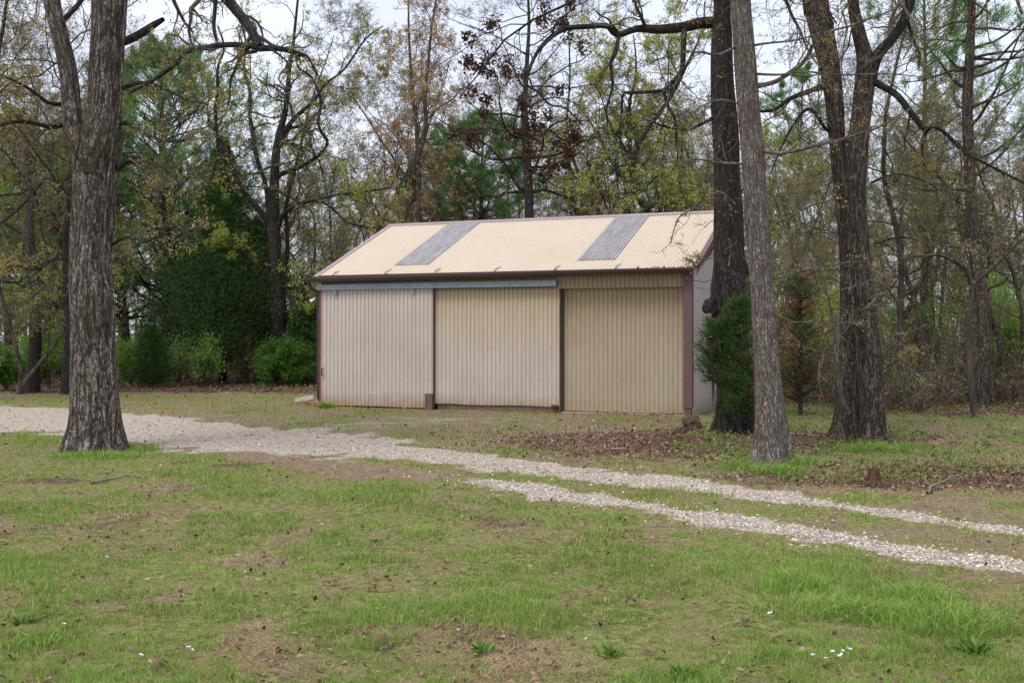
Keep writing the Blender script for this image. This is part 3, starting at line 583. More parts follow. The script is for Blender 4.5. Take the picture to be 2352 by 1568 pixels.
# floodlight under the eave
mb = MB(); mb.tubes(np.array([[-.06, .0, 2.44], [-.15, -.03, 2.42]]), np.array([.03, .03]), 8); lt = mb.build('floodlight', M['gutter'], shed)
mb = MB(); mb.tubes(np.array([[-.13, -.03, 2.42], [-.17, -.07, 2.38], [-.22, -.10, 2.34]]), np.array([.018, .03, .045]), 12); mb.build('lamp_head', M['white'], lt)

# ------------------------------------------------------------------ rocks, stump, sticks, small things
from mathutils import noise as mnoise
def lump(mb, c, size, seed, mat=0, flat=1.0, sharp=.35, sub=3):
    import bmesh
    bm = bmesh.new(); bmesh.ops.create_icosphere(bm, subdivisions=sub, radius=1)
    for v in bm.verts:
        p = v.co.normalized(); d = 1 + sharp * mnoise.noise(p * 1.3 + Vector((seed * 3.1, 0, 0))) + .12 * mnoise.noise(p * 4 + Vector((0, seed * 2.7, 0)))
        q = p * d; q.z = max(-.6, q.z); q.y = max(-.75, min(.75, q.y)); v.co = Vector((q.x * size[0], q.y * size[1], q.z * size[2])) * 1.25 + Vector(c)
    bm.verts.index_update(); mb.add([v.co[:] for v in bm.verts], [[v.index for v in f.verts] for f in bm.faces], mat, smooth=False); bm.free()
def thing(name, mb, mat, loc, label, cat, group=None, rz=0):
    o = mb.build(name, mat); o.location = loc; o.rotation_euler = (0, 0, rz); return tag(o, label, cat, group)
g = G(1575, 992); mb = MB(); lump(mb, (0, 0, .04), (.155, .10, .05), 3); thing('rock', mb, M['rock'], (g[0], g[1], 0), 'flat brown rock lying under the taller rock by the shed corner', 'rock', rz=.1)
mb = MB(); lump(mb, (.07, .05, .10), (.11, .085, .095), 8, sharp=.9); thing('rock', mb, M['rock'], (g[0], g[1] + .02, .03), 'taller brown wedge shaped rock leaning on the flat rock', 'rock', rz=-.2)
# pale slabs and split wood at the left corner of the shed
g = G(700, 926); mb = MB(); mb.box((-.22, -.13, -.02), (.22, .13, .06), M=Matrix.Translation((0, 0, .06)) @ Matrix.Rotation(.35, 4, 'X') @ Matrix.Rotation(-.2, 4, 'Y')); thing('stone_slab', mb, M['slab'], (g[0], g[1], 0), 'pale stone slab tilted in the grass, left of the split wood', 'slab', rz=.2)
g = G(727, 926); mb = MB(); mb.box((-.22, -.14, -.02), (.25, .14, .04), M=Matrix.Translation((0, 0, .03)) @ Matrix.Rotation(-.15, 4, 'Y')); thing('stone_slab', mb, M['slab'], (g[0], g[1], 0), 'flat pale stone slab nearest the shed corner', 'slab', rz=-.1)
for k, (u, v, l, a, lab) in enumerate([(718, 931, .55, -.25, 'long orange split board lying across the stone slabs'), (706, 933, .2, .9, 'short orange wood chunk at the front of the slabs'), (735, 933, .4, -.15, 'thin orange wood strip by the flat slab')]):
    g = G(u, v); mb = MB(); mb.box((-l / 2, -.035, .0), (l / 2, .035, .035), M=Matrix.Translation((0, 0, .05)) @ Matrix.Rotation(.1, 4, 'Y')); thing('split_board', mb, M['wood_orange'], (g[0], g[1] - .1, 0), lab, 'board', 'split wood beside the shed', rz=a)
# rotten stump
g = G(2006, 1116); r = rs(5); mb = MB(); a = np.linspace(0, 2 * PI, 25)[:-1]; rows = []
for z, rr in ((-.05, .125), (.05, .105), (.14, .085), (.2, .075), (.24, .07)):
    q = rr * (1 + .28 * np.sin(a * 3 + 1) + .12 * np.sin(a * 7) + .08 * r.normal(size=24)); top = z + (.16 * (vn(a * 1.6, a * 0 + 2, 4) - .35) + .05 * r.normal(size=24) if z > .18 else 0)
    rows.append(np.stack([q * np.cos(a), q * np.sin(a), top + 0 * a], -1))
P = np.array(rows); i = (np.arange(4)[:, None] * 24 + np.arange(24)); j = (np.arange(4)[:, None] * 24 + (np.arange(24) + 1) % 24)
mb.add(np.vstack([P.reshape(-1, 3), [[0, 0, .16]]]), np.stack([i.ravel(), j.ravel(), j.ravel() + 24, i.ravel() + 24], -1)); mb.add(np.zeros((0, 3)), np.zeros((0, 3), int)); k0 = 96
mb.f[-1] = np.array([[96 + q, 96 + (q + 1) % 24, 120] for q in range(24)]); mb.m[-1] = np.zeros(24); mb.sm[-1] = np.zeros(24, bool)
for k in range(16):
    an = r.random() * 2 * PI; mb.tubes(np.array([[.08 * math.cos(an), .08 * math.sin(an), .1 * r.random()], [.07 * math.cos(an), .07 * math.sin(an), .22 + .12 * r.random()]]), np.array([.018, .004]), 5)
for k in range(5):
    an = -2.6 + k * .7; mb.tubes(np.array([[.07 * math.cos(an), .07 * math.sin(an), .08], [.16 * math.cos(an), .16 * math.sin(an), .02], [.27 * math.cos(an), .27 * math.sin(an), -.02]]), np.array([.035, .025, .008]), 6)
thing('tree_stump', mb, M['stump'], (g[0], g[1], 0), 'small ragged rotten stump standing in leaves beside the drive', 'stump').scale = (.72, .72, .60)
# sticks
def stick(u0, v0, u1, v1, rad, label, seed, lift=.02, forks=2):
    r = rs(seed); a, b = G(u0, v0), G(u1, v1); K = 9; t = np.linspace(0, 1, K)[:, None]; p = a + (b - a) * t; ln = np.linalg.norm(b - a)
    p = p + r.normal(size=(K, 2)) * ln * .018; P = np.concatenate([p, (gz(p[:, 0], p[:, 1]) + lift + .01 * r.random(K))[:, None]], 1); o = P[0].copy(); P = P - o
    mb = MB(); mb.tubes(P, np.linspace(rad, rad * .4, K), 6, wob=.2, seed=seed)
    for k in range(forks):
        i = r.integers(2, K - 2); d = (P[-1] - P[0]) / ln; s_ = np.array([-d[1], d[0], .15]) * r.choice([-1, 1]); e = P[i] + (d * .6 + s_ * .5) * ln * .22; mb.tubes(np.array([P[i], (P[i] + e) / 2 + [0, 0, .01], e]), np.array([rad * .5, rad * .4, rad * .2]), 5)
    thing('fallen_stick', mb, M['stick'], o, label, 'stick', 'sticks lying on the ground')
stick(205, 1112, 315, 1096, .018, 'long grey stick on the dead leaves below the big left oak', 1, forks=1)
stick(202, 1158, 238, 1168, .008, 'short dark twig in the grass at the left of the lawn', 2)
stick(384, 1186, 442, 1188, .006, 'thin straight twig on the lawn left of centre', 3, forks=0)
stick(360, 1413, 415, 1405, .005, 'straw coloured stalk in the bottom left of the lawn', 4, forks=0)
stick(1405, 1033, 1450, 1036, .016, 'pale stick on the leaves before the right shed door', 5, forks=1)
stick(1420, 1062, 1510, 1070, .008, 'long thin stick on the leaf litter above the far rut', 6, forks=1)
stick(1895, 1075, 1952, 1055, .014, 'pale bare stick slanting in the weeds left of the stump', 7, forks=0)
stick(2140, 1140, 2190, 1085, .014, 'grey stick lying right of the stump', 8, forks=1)
stick(2330, 1092, 2352, 1072, .016, 'bleached branch end at the right edge of the weeds', 9, forks=0)
stick(1130, 1370, 1178, 1384, .006, 'curved twig on the lawn below the centre of the photo', 10, forks=2)
stick(868, 1502, 905, 1478, .007, 'forked twig beside the dark curled leaf', 11, forks=2)
stick(1555, 985, 1570, 962 + 20, .014, 'short broken stick in front of the flat brown rock', 12, forks=2)
stick(395, 1130 - 60, 440, 1062, .010, 'small stick at the edge of the lawn under the gravel', 13)
stick(1810, 1078 - 88 + 10, 1880, 1006, .020, 'low dead branch behind the pale oak', 14, forks=1)
# curled big dead leaves and flowers
def curl_leaf(u, v, s, label, seed, rz):
    r = rs(seed); mb = MB(); K = 11; t = np.linspace(0, 1, K); s = s * .62; w = .5 * np.sin(t * PI) ** .7 * (1 + .45 * np.sin(t * 19)); curl = .35 * np.sin(t * 3.3)
    Lf = np.stack([t - .5, w * .6, curl + .22 * np.abs(w)], -1) * s; Rt = np.stack([t - .5, -w * .6, curl + .15 * np.abs(w)], -1) * s; Md = np.stack([t - .5, 0 * t, curl], -1) * s
    P = np.stack([Lf, Md, Rt], 1); i = (np.arange(K - 1)[:, None] * 3 + np.arange(2)).ravel(); mb.add(P, np.stack([i, i + 1, i + 4, i + 3], -1), tint=np.full(K * 3, r.random() * .75))
    g = G(u, v); thing('dead_leaf', mb, M['litter'], (g[0], g[1], .02), label, 'leaf', 'large curled dead leaves on the lawn', rz)
curl_leaf(876, 1490, .17, 'darkest curled dead leaf at the bottom centre of the lawn', 1, .2)
curl_leaf(1710, 1440, .12, 'upright reddish dead leaf on the lawn right of centre', 2, 1.2)
curl_leaf(1448, 1392, .12, 'brown lobed dead leaf alone on the bright grass', 3, .4)
curl_leaf(65, 1397 + 80, .10, 'small tan dead leaf at the left bottom of the lawn', 4, .1)
curl_leaf(1258, 1092, .16, 'dark dead leaf between the two gravel ruts', 5, .3)
curl_leaf(370, 1538, .13, 'dark crumpled leaf close to the bottom edge, left part', 6, .7)
curl_leaf(1515, 1512, .12, 'tan curled leaf in the grass near the bottom edge', 7, .5)
curl_leaf(1912, 1199, .12, 'brown leaf on the grass strip between the ruts, right part', 8, .2)
curl_leaf(2235, 1412, .11, 'rust brown leaf right of the widest grass tuft', 9, .9)
curl_leaf(1780, 1477, .11, 'dull brown leaf on bare soil below the tufts', 10, .3)
def flower(u, v, s, label, seed, mat, grp, h=.05):
    r = rs(seed); g = G(u, v); root = empty('wild_flower', (g[0], g[1], float(gz(g[:1], g[1:])[0])), label, 'flower', grp)
    mb = MB(); mb.tubes(np.array([[0, 0, 0], [.004, .003, h * .6], [0, 0, h]]), np.array([.0015, .0013, .001]), 5); mb.build('stem', M['grass_clump'], root)
    mb = MB(); tilt = r.normal(size=2) * .3
    for k in range(5):
        a = k * 2 * PI / 5 + r.random(); d = np.array([math.cos(a), math.sin(a), .25 + tilt[0] * math.cos(a)]); n = np.array([-math.sin(a), math.cos(a), 0])
        mb.add(np.array([[0, 0, h], d * s * .6 + n * s * .35 + [0, 0, h], d * s + [0, 0, h + .2 * s], d * s * .6 - n * s * .35 + [0, 0, h]]), [[0, 1, 2, 3]])
    mb.build('petals', mat, root)
FL = [(1866, 1527, .018, 'leftmost white flower of the cluster at the bottom right'), (1897, 1533, .013, 'small low white flower of the bottom right cluster'), (1912, 1520, .020, 'white flower at the middle left of the bottom right cluster'),
      (1930, 1527, .022, 'largest white flower in the middle of the bottom right cluster'), (1935, 1516, .016, 'upper middle white flower of the bottom right cluster'), (1952, 1511, .018, 'rightmost white flower of the bottom right cluster'),
      (1767, 1429, .024, 'single white flower left of the grass tufts'), (433, 1508, .018, 'white flower pair, left one, near the bottom of the lawn'), (443, 1514, .014, 'smaller right one of the white flower pair near the bottom'),
      (325, 1530, .018, 'white flower near the bottom left above a dark leaf'), (147, 1460, .016, 'white flower far left above the bottom edge'), (545, 1292, .018, 'small white flower on the left half of the lawn'),
      (246, 1297, .018, 'white flower beside a brown patch at the left'), (1345, 1483, .013, 'tiny white flower low in the centre right grass'), (1053, 1461, .014, 'tiny white flower low in the centre of the lawn')]
for k, (u, v, s, lab) in enumerate(FL): flower(u, v, s * .8, lab, k, M['petal'], 'small white spring flowers')
flower(1497, 1316, .014, 'single yellow flower on the lawn right of centre', 40, M['yellow'], None)
# broad-leaved weeds on the lawn
def weed(u, v, s, label, seed):
    r = rs(seed); g = G(u, v); mb = MB(); n = 40; s = s * .62; a = r.random(n) * 2 * PI; el = .25 + .9 * r.random(n); D = np.stack([np.cos(a) * np.cos(el), np.sin(a) * np.cos(el), np.sin(el)], -1)
    mb.leaves(np.zeros((n, 3)) + r.normal(size=(n, 3)) * [.02, .02, .005], s, r, 0, D=D, asp=.28); thing('broadleaf_weed', mb, M['cover'], (g[0], g[1], 0), label, 'weed', 'leafy weeds on the lawn')
weed(1405, 1505, .10, 'pale rosette weed near the bottom, right of centre', 1); weed(1108, 1498, .10, 'upright narrow leaved weed at the bottom centre', 2); weed(60, 1440, .12, 'wide leafy weed at the left bottom corner of the lawn', 3); weed(2240, 1500, .14, 'rosette weed at the bottom right beside bare soil', 4); weed(1565, 1555, .12, 'weed cut by the bottom edge, right of centre', 5)

# ------------------------------------------------------------------ trees
def growl(rng, P0, D0, Ln, R0, nseg, wander, up, tip=.25):
    n = len(P0); P = np.empty((n, nseg + 1, 3)); P[:, 0] = P0; d = unit(D0); seg = (Ln / nseg)[:, None]
    for k in range(nseg):
        d = unit(d + rng.normal(size=(n, 3)) * wander + np.array([0, 0, up])); P[:, k + 1] = P[:, k] + d * seg
    t = np.linspace(0, 1, nseg + 1); return P, R0[:, None] * (1 - (1 - tip) * t)
def spawn(rng, P, R, nper, t0, t1, ang, lr, rr, Lpar, jit=.35, prefer=None):
    n, k, _ = P.shape; t = t0 + (t1 - t0) * rng.random((n, nper)); f = t * (k - 1); i = np.minimum(f.astype(int), k - 2); fr = (f - i)[..., None]
    idx = np.arange(n)[:, None]; A, B = P[idx, i], P[idx, i + 1]; p = A + (B - A) * fr; T = unit(B - A)
    rad = R[idx, i] + (R[idx, i + 1] - R[idx, i]) * fr[..., 0]
    S = rng.normal(size=p.shape)
    if prefer is not None: S = S + np.asarray(prefer)
    S = unit(S - (S * T).sum(-1, keepdims=True) * T); a = ang * (1 + jit * rng.normal(size=(n, nper)))[..., None]
    D = T * np.cos(a) + S * np.sin(a); L_ = Lpar[:, None] * lr * (1 - .5 * t) * (.6 + .8 * rng.random((n, nper)))
    return p.reshape(-1, 3), D.reshape(-1, 3), L_.ravel(), np.maximum(rad * rr * (.7 + .5 * rng.random((n, nper))), .003).ravel()
def twigs_on(rng, mbt, mbl, P, R, Lp, levels, leaf, lsize, ln_leaf, tw=1.0, leafmat_=1, lwig=.3, up=.03, minr=.0035, leafd=1.0):
    """side branches, twigs and young leaves grown on given limbs. levels: (n, angle, length ratio, radius ratio, nseg, sides, wander)"""
    for li_, (nper, ang, lr, rr, ns, sd_, wn_) in enumerate(levels):
        p, D, L_, r_ = spawn(rng, P, R, nper, .18 if li_ == 0 else .15, 1.0, ang, lr, rr, Lp); r_ = np.maximum(r_, minr)
        P, R = growl(rng, p, D, L_, r_, ns, wn_, up, .35); Lp = L_
        mbt.tubes(P, R, sd_, 0, seed=int(rng.integers(1e6)))
    if leaf:
        t_ = np.array([P.shape[1] - 1, P.shape[1] - 2, P.shape[1] // 2]); q = P[:, t_].reshape(-1, 3); q = q[rng.random(len(q)) < leafd * .55]
        m_ = leaf + 1; q = np.repeat(q, m_, 0) + rng.normal(size=(len(q) * m_, 3)) * lsize * .55; mbl.leaves(q, lsize, rng, leafmat_, asp=.55, droop=.4, tint=np.clip(np.repeat(rng.random(len(q) // m_), m_) * .7 + .3 * rng.random(len(q)), 0, 1))
    return P
def resample(pts, n):
    pts = np.asarray(pts, float); d = np.concatenate([[0], np.cumsum(np.linalg.norm(np.diff(pts[:, :3], axis=0), axis=1))]); s = np.linspace(0, d[-1], n)
    # smooth interpolation (Catmull-Rom through the marks)
    out = np.empty((n, pts.shape[1]))
    for a, ss in enumerate(s):
        i = min(np.searchsorted(d, ss, side='right') - 1, len(pts) - 2); t = (ss - d[i]) / max(d[i + 1] - d[i], 1e-9)
        p0, p1, p2, p3 = pts[max(i - 1, 0)], pts[i], pts[i + 1], pts[min(i + 2, len(pts) - 1)]
        out[a] = .5 * (2 * p1 + (p2 - p0) * t + (2 * p0 - 5 * p1 + 4 * p2 - p3) * t * t + (3 * p1 - p0 - 3 * p2 + p3) * t ** 3)
    return out
def limb(pts, Y, Y2=None, n=26):                 # pts (u, v, width px) seen in the photo, depth Y..Y2 along its length
    Y2 = Y if Y2 is None else Y2; m = len(pts)
    a = []
    for k, (u, v, w) in enumerate(pts):
        yy = Y + (Y2 - Y) * k / (m - 1); a.append([*W(u, v, yy), w / 2 / FPX * yy])
    o = resample(a, n); return o[:, :3], np.maximum(o[:, 3], .004)
def rowtrunk(mb, rows, Y, sides=72, flare=.0, lobes=5, seed=0, rough=.05, step=.05, Ytop=None, furrow=.008, org=(0, 0, 0)):
    """a hero trunk: rows (u_left, u_right, v)"""
    a = []; m = len(rows)
    for k, (ul, ur, v) in enumerate(rows):
        yy = Y if Ytop is None else Y + (Ytop - Y) * k / (m - 1)
        a.append([*W((ul + ur) / 2, v, yy), (ur - ul) / 2 / FPX * yy])
    a = np.array(a); ln = np.linalg.norm(np.diff(a[:, :3], axis=0), axis=1).sum(); n = int(ln / step); o = resample(a, n); P, R = o[:, :3] - np.array(org), o[:, 3]
    ang = np.arange(sides) * 2 * PI / sides; ca, sa = np.cos(ang), np.sin(ang); z = P[:, 2:3]
    RR = R[:, None] * (1 + rough * 2 * (vn(ca * 1.7 + seed * 7.7, z * 1.3 + sa * 1.7, seed) - .5) + rough * (vn(ca * 4 + seed, z * 3 + sa * 4, seed + 3) - .5))
    if flare: RR = RR + flare * np.exp(-np.maximum(z, 0) / .28) * (.45 + .55 * np.cos(lobes * ang + seed)) 
    rid = np.abs(vn(ca * R.max() * 24 + z * .7 + seed, sa * R.max() * 24 + z * 2.6, seed + 9) - .5) * 2
    RR = RR + furrow * (rid - .4)
    V = np.stack([P[:, 0:1] + RR * ca, P[:, 1:2] + RR * sa, np.broadcast_to(z, RR.shape)], -1)
    bk = np.stack([R.mean() * ca + 0 * RR, R.mean() * sa + 0 * RR, z + 0 * RR + seed * 3.3], -1)
    i = np.arange(n - 1)[:, None] * sides; j = np.arange(sides); F = np.stack([i + j, i + (j + 1) % sides, i + sides + (j + 1) % sides, i + sides + j], -1).reshape(-1, 4)
    mb.add(V, F, 0, bk, smooth=True); return P + np.array(org), R
LV3 = [(7, 1.0, .55, .50, 7, 5, .30), (6, .9, .55, .55, 6, 4, .30), (5, .8, .6, .6, 4, 3, .28)]
def finish(name, base, trunkmb, crownmb, barkm, crownm, label, cat='tree', group=None):
    root = empty(name, (base[0], base[1], 0), label, cat, group)
    off = np.array([base[0], base[1], 0])
    for mb in (trunkmb, crownmb):
        if mb is not None and mb.v: mb.v = [v - off for v in mb.v]
    trunkmb.build('trunk', barkm, root)
    if crownmb is not None and crownmb.v: crownmb.build('crown', crownm, root)
    return root
def top_limbs(rng, mbT, P, R, n, z0, length, ang=1.1, up=.03, dz=.2):
    """limbs high on a traced trunk"""
    k = np.where(P[:, 2] > z0)[0]; i = rng.choice(k, n); S = rng.normal(size=(n, 3)); S[:, 2] = dz; D = unit(S); L_ = length * (.6 + .6 * rng.random(n)); r_ = R[i] * (.25 + .2 * rng.random(n))
    Q, q = growl(rng, P[i], D, L_, r_, 9, .22, up, .25); mbT.tubes(Q, q, 7, 0, seed=int(rng.integers(1e5))); return Q, q, L_

# --- big oak at the left
rng = rs(101); T = MB(); K = MB(); Y = 15.1
P1, R1 = rowtrunk(T, [(150, 284, 1046), (153, 282, 1028), (157, 279, 1000), (161, 273, 955), (163, 266, 870), (165, 260, 750), (164, 257, 630), (167, 262, 510), (170, 267, 420), (167, 275, 350), (180, 277, 310), (200, 276, 270), (204, 277, 230), (205, 280, 175), (208, 285, 105), (212, 290, 0), (218, 288, -200), (226, 282, -500), (238, 272, -900)], Y, 96, flare=.10, lobes=6, seed=2, furrow=.014, step=.04)
P2, R2 = rowtrunk(T, [(190, 240, 400), (165, 222, 350), (148, 196, 310), (144, 187, 270), (140, 182, 210), (131, 171, 140), (115, 154, 70), (100, 138, 0), (72, 106, -200), (25, 52, -500)], Y - .15, 48, seed=5, furrow=.012)
lim = [limb([(282, -190, 34), (400, -140, 32), (480, -60, 28), (521, 0, 25), (546, 28, 24), (574, 63, 23), (594, 108, 20)], 15.1, 14.2),
       limb([(594, 108, 15), (525, 103, 13), (470, 110, 12), (430, 120, 11), (400, 150, 10), (350, 185, 9), (300, 212, 7)], 14.2, 13.4),
       limb([(590, 112, 15), (640, 112, 13), (680, 122, 11), (700, 128, 8), (712, 140, 6), (730, 175, 4)], 14.2, 14.4),
       limb([(590, 118, 9), (556, 126, 9), (543, 155, 8), (530, 185, 7), (528, 215, 5), (521, 250, 3)], 14.2, 13.9),
       limb([(620, 112, 6), (646, 130, 5), (660, 148, 4), (640, 180, 3), (655, 205, 3), (640, 230, 2)], 14.2, 14),
       limb([(498, -30, 9), (493, 30, 9), (491, 60, 8), (498, 95, 7), (508, 103, 6)], 14.3, 14.2),
       limb([(285, 96, 20), (320, 80, 19), (350, 60, 15), (374, 45, 11)], 15.1, 14.7, 12),
       limb([(272, 385, 18), (292, 372, 14), (310, 360, 10), (340, 372, 6), (380, 390, 4), (420, 430, 3)], 15.1, 14.0),
       limb([(262, 560, 9), (290, 545, 7), (340, 552, 5), (400, 530, 3), (450, 540, 2)], 15.1, 13.8),
       limb([(275, 280, 14), (300, 285, 10), (340, 310, 8), (390, 325, 6), (460, 318, 4), (510, 315, 3)], 15.1, 13.6),
       limb([(275, 205, 12), (320, 190, 9), (370, 200, 7), (420, 225, 6), (480, 240, 4)], 15.1, 13.0),
       limb([(168, 600, 7), (130, 595, 6), (80, 620, 4), (30, 610, 3), (-20, 640, 2)], 15.1, 14.2),
       limb([(150, 240, 10), (110, 235, 8), (60, 200, 6), (0, 175, 5), (-60, 190, 3)], 15.0, 14.2),
       limb([(146, 285, 12), (120, 292, 11), (70, 282, 10), (30, 280, 9), (-40, 300, 8)], 15.0, 14.0)]
for P, R in lim: T.tubes(P, R, 10, 1, wob=.14, seed=int(rng.integers(1e5)))
# vine stems climbing the trunk
for pts in ([(262, 1010, 9), (262, 900, 9), (255, 800, 8), (262, 700, 7), (238, 620, 7), (243, 520, 7), (247, 430, 6), (258, 350, 6), (276, 250, 6), (282, 120, 6), (290, 0, 6)], [(222, 560, 5), (205, 500, 5), (185, 440, 4), (172, 380, 4), (180, 320, 4), (192, 270, 3)]):
    a = np.array(limb(pts, 15.1 - .33)[0]); T.tubes(a, limb(pts, 15.1)[1], 6)
LP = np.array([np.linalg.norm(np.diff(P, axis=0), axis=1).sum() for P, R in lim]); PP = np.array([np.asarray(P) if len(P) == 26 else resample(P, 26) for P, R in lim]); RR_ = np.array([R if len(R) == 26 else np.interp(np.linspace(0, 1, 26), np.linspace(0, 1, len(R)), R) for P, R in lim])
sel = [0, 1, 2, 3, 7, 8, 9, 10, 11, 12, 13]
twigs_on(rng, K, K, PP[sel], RR_[sel], np.minimum(LP[sel], 3.0), [(10, 1.0, .42, .5, 8, 5, .3), (6, .9, .5, .55, 6, 4, .3), (4, .8, .55, .6, 4, 3, .3)], 2, .035, 1, leafd=.35)
Q, q, L_ = top_limbs(rng, T, P1, R1, 20, 6.7, 5.0, up=-.035, dz=.1); twigs_on(rng, K, K, Q, q, L_, [(7, .9, .45, .5, 7, 5, .3), (6, .9, .5, .5, 6, 3, .3), (4, .8, .5, .6, 4, 3, .25)], 2, .035, 1, up=-.02, leafd=.5)
Q, q, L_ = top_limbs(rng, T, P2, R2, 6, 5.2, 3.0); twigs_on(rng, K, K, Q, q, L_, [(6, .9, .45, .5, 7, 5, .3), (5, .9, .5, .5, 6, 3, .3), (4, .8, .5, .6, 4, 3, .25)], 2, .035, 1, up=-.02, leafd=.5)
finish('oak_tree', W(216, 1030, 15.1), T, K, [M['bark_oak'], M['bark_limb']], [M['twig'], M['leaf_gold']], 'massive rough barked oak with forked trunk at the left of the lawn')

# --- dark oak at the right corner of the shed
rng = rs(102); T = MB(); K = MB(); Y = 17.9
P1, R1 = rowtrunk(T, [(1640, 1738, 1004), (1641, 1737, 985), (1645, 1733, 945), (1645, 1724, 856), (1637, 1718, 728), (1634, 1716, 669), (1640, 1710, 601), (1640, 1707, 516), (1638, 1700, 431), (1638, 1697, 350), (1634, 1691, 245), (1633, 1686, 175), (1634, 1682, 70), (1640, 1678, 0), (1648, 1682, -300), (1658, 1680, -700)], Y, 80, flare=.09, lobes=5, seed=4, furrow=.016, rough=.08)
lim = [limb([(1650, 52, 30), (1610, 53, 28), (1568, 62, 24), (1515, 68, 21), (1466, 66, 17), (1430, 78, 15), (1412, 80, 13), (1393, 60, 12), (1344, 62, 12), (1302, 66, 11), (1267, 84, 11), (1235, 119, 9), (1214, 164, 8), (1207, 200, 7), (1190, 245, 5), (1180, 290, 3)], 17.9, 16.6, 40),
       limb([(1421, 84, 9), (1414, 119, 9), (1403, 147, 8), (1407, 196, 7), (1393, 252, 4), (1396, 290, 3)], 17.3, 17.0),
       limb([(1572, 66, 13), (1570, 100, 13), (1566, 160, 12), (1543, 190, 10), (1522, 208, 9), (1449, 213, 8), (1431, 217, 6), (1428, 260, 5), (1425, 330, 4), (1440, 380, 3)], 17.7, 17.2),
       limb([(1524, 210, 8), (1535, 245, 7), (1552, 280, 6), (1553, 330, 5), (1556, 365, 3), (1540, 400, 2)], 17.5, 17.4),
       limb([(1209, 196, 6), (1240, 215, 5), (1262, 240, 4), (1300, 250, 4), (1340, 290, 3)], 16.8, 16.4),
       limb([(1640, 270, 10), (1612, 285, 8), (1570, 300, 6), (1510, 285, 5), (1470, 270, 3)], 17.9, 17.2),
       limb([(1642, 560, 6), (1625, 590, 5), (1600, 612, 4), (1590, 600, 3)], 17.6, 17.0)]
for P, R in lim: T.tubes(P, R, 10, 0, wob=.16, seed=int(rng.integers(1e5)))
bP = W(1634, 706, 17.8); mm = MB(); lump(T, (bP[0], bP[1], bP[2]), (.10, .10, .13), 4, sharp=.5)
PP = np.array([resample(P, 26) for P, R in lim]); RR_ = np.array([np.interp(np.linspace(0, 1, 26), np.linspace(0, 1, len(R)), R) for P, R in lim]); LP = np.array([np.linalg.norm(np.diff(P, axis=0), axis=1).sum() for P in PP])
twigs_on(rng, K, K, PP, RR_, np.minimum(LP, 3.0), [(8, 1.0, .45, .5, 8, 5, .34), (6, .9, .5, .55, 6, 4, .32), (4, .8, .5, .6, 4, 3, .3)], 2, .03, 1, leafd=.2)
Q, q, L_ = top_limbs(rng, T, P1, R1, 14, 7.4, 4.5, up=-.04, dz=.1); twigs_on(rng, K, K, Q, q, L_, [(7, .9, .45, .5, 7, 5, .32), (6, .9, .5, .5, 6, 3, .3), (4, .8, .5, .6, 4, 3, .25)], 2, .032, 1, up=-.03, leafd=.35)
# fine epicormic twigs up the trunk
n = 70; i = rng.integers(20, len(P1) - 40, n); S = rng.normal(size=(n, 3)); S[:, 1] -= .4; S[:, 2] = .1 * rng.normal(size=n); S = unit(S)
Q, q = growl(rng, P1[i] + S * R1[i][:, None] * .9, S, .5 + .8 * rng.random(n), np.full(n, .007), 6, .35, -.02, .4); K.tubes(Q, q, 4, 0)
twigs_on(rng, K, K, Q, q, np.full(n, .8), [(5, .9, .5, .6, 5, 3, .3)], 3, .03, 1, leafd=.5)
finish('oak_tree', W(1690, 990, 17.9), T, K, M['bark_dark'], [M['twig_dark'], M['leaf_gold']], 'black barked oak by the right corner of the shed with a long bare limb')

# --- pale slim oak in front of it
rng = rs(103); T = MB(); K = MB(); Y = 13.44
P1, R1 = rowtrunk(T, [(1728, 1816, 1080), (1729, 1814, 1060), (1733, 1809, 1040), (1735, 1806, 983), (1732, 1792, 856), (1727, 1782, 728), (1721, 1774, 601), (1713, 1767, 516), (1708, 1760, 431), (1702, 1755, 350), (1693, 1744, 245), (1689, 1739, 175), (1683, 1730, 70), (1677, 1724, 0), (1668, 1706, -300), (1660, 1686, -700)], Y, 80, flare=.10, lobes=5, seed=7, furrow=.009, rough=.04, step=.035)
lim = [limb([(1750, 346, 10), (1785, 352, 9), (1820, 348, 8), (1883, 332, 7), (1953, 315, 6), (2023, 290, 5), (2075, 259, 3)], 13.4, 12.6),
       limb([(1738, 198, 13), (1778, 189, 11), (1813, 168, 10), (1848, 140, 9), (1872, 98, 8), (1904, 73, 6), (1953, 60, 5), (2058, 21, 3)], 13.4, 12.8),
       limb([(1708, 376, 6), (1655, 374, 5), (1603, 366, 4), (1550, 372, 3), (1498, 371, 2)], 13.4, 13.0),
       limb([(1690, 108, 6), (1648, 126, 6), (1613, 121, 5), (1568, 121, 4), (1500, 140, 3)], 13.4, 13.0),
       limb([(1735, 170, 6), (1790, 172, 5), (1850, 165, 4), (1930, 172, 4), (2040, 170, 3), (2140, 180, 2)], 13.4, 12.7),
       limb([(1730, 105, 6), (1760, 100, 5), (1830, 92, 4), (1900, 70, 3)], 13.4, 12.8),
       limb([(1690, 470, 4), (1650, 440, 4), (1610, 470, 3), (1560, 500, 3), (1540, 560, 2)], 13.3, 12.9),
       limb([(1776, 640, 5), (1800, 634, 4), (1850, 620, 4), (1930, 605, 3), (1990, 600, 2)], 13.4, 12.8),
       limb([(1778, 720, 4), (1830, 740, 3), (1890, 735, 3), (1970, 745, 2)], 13.4, 12.9),
       limb([(1700, 240, 4), (1650, 230, 4), (1590, 260, 3), (1530, 330, 2)], 13.3, 12.9),
       limb([(1765, 520, 5), (1810, 500, 4), (1870, 470, 3), (1940, 455, 2)], 13.4, 12.8)]
for P, R in lim: T.tubes(P, R, 8, 0, wob=.1, seed=int(rng.integers(1e5)))
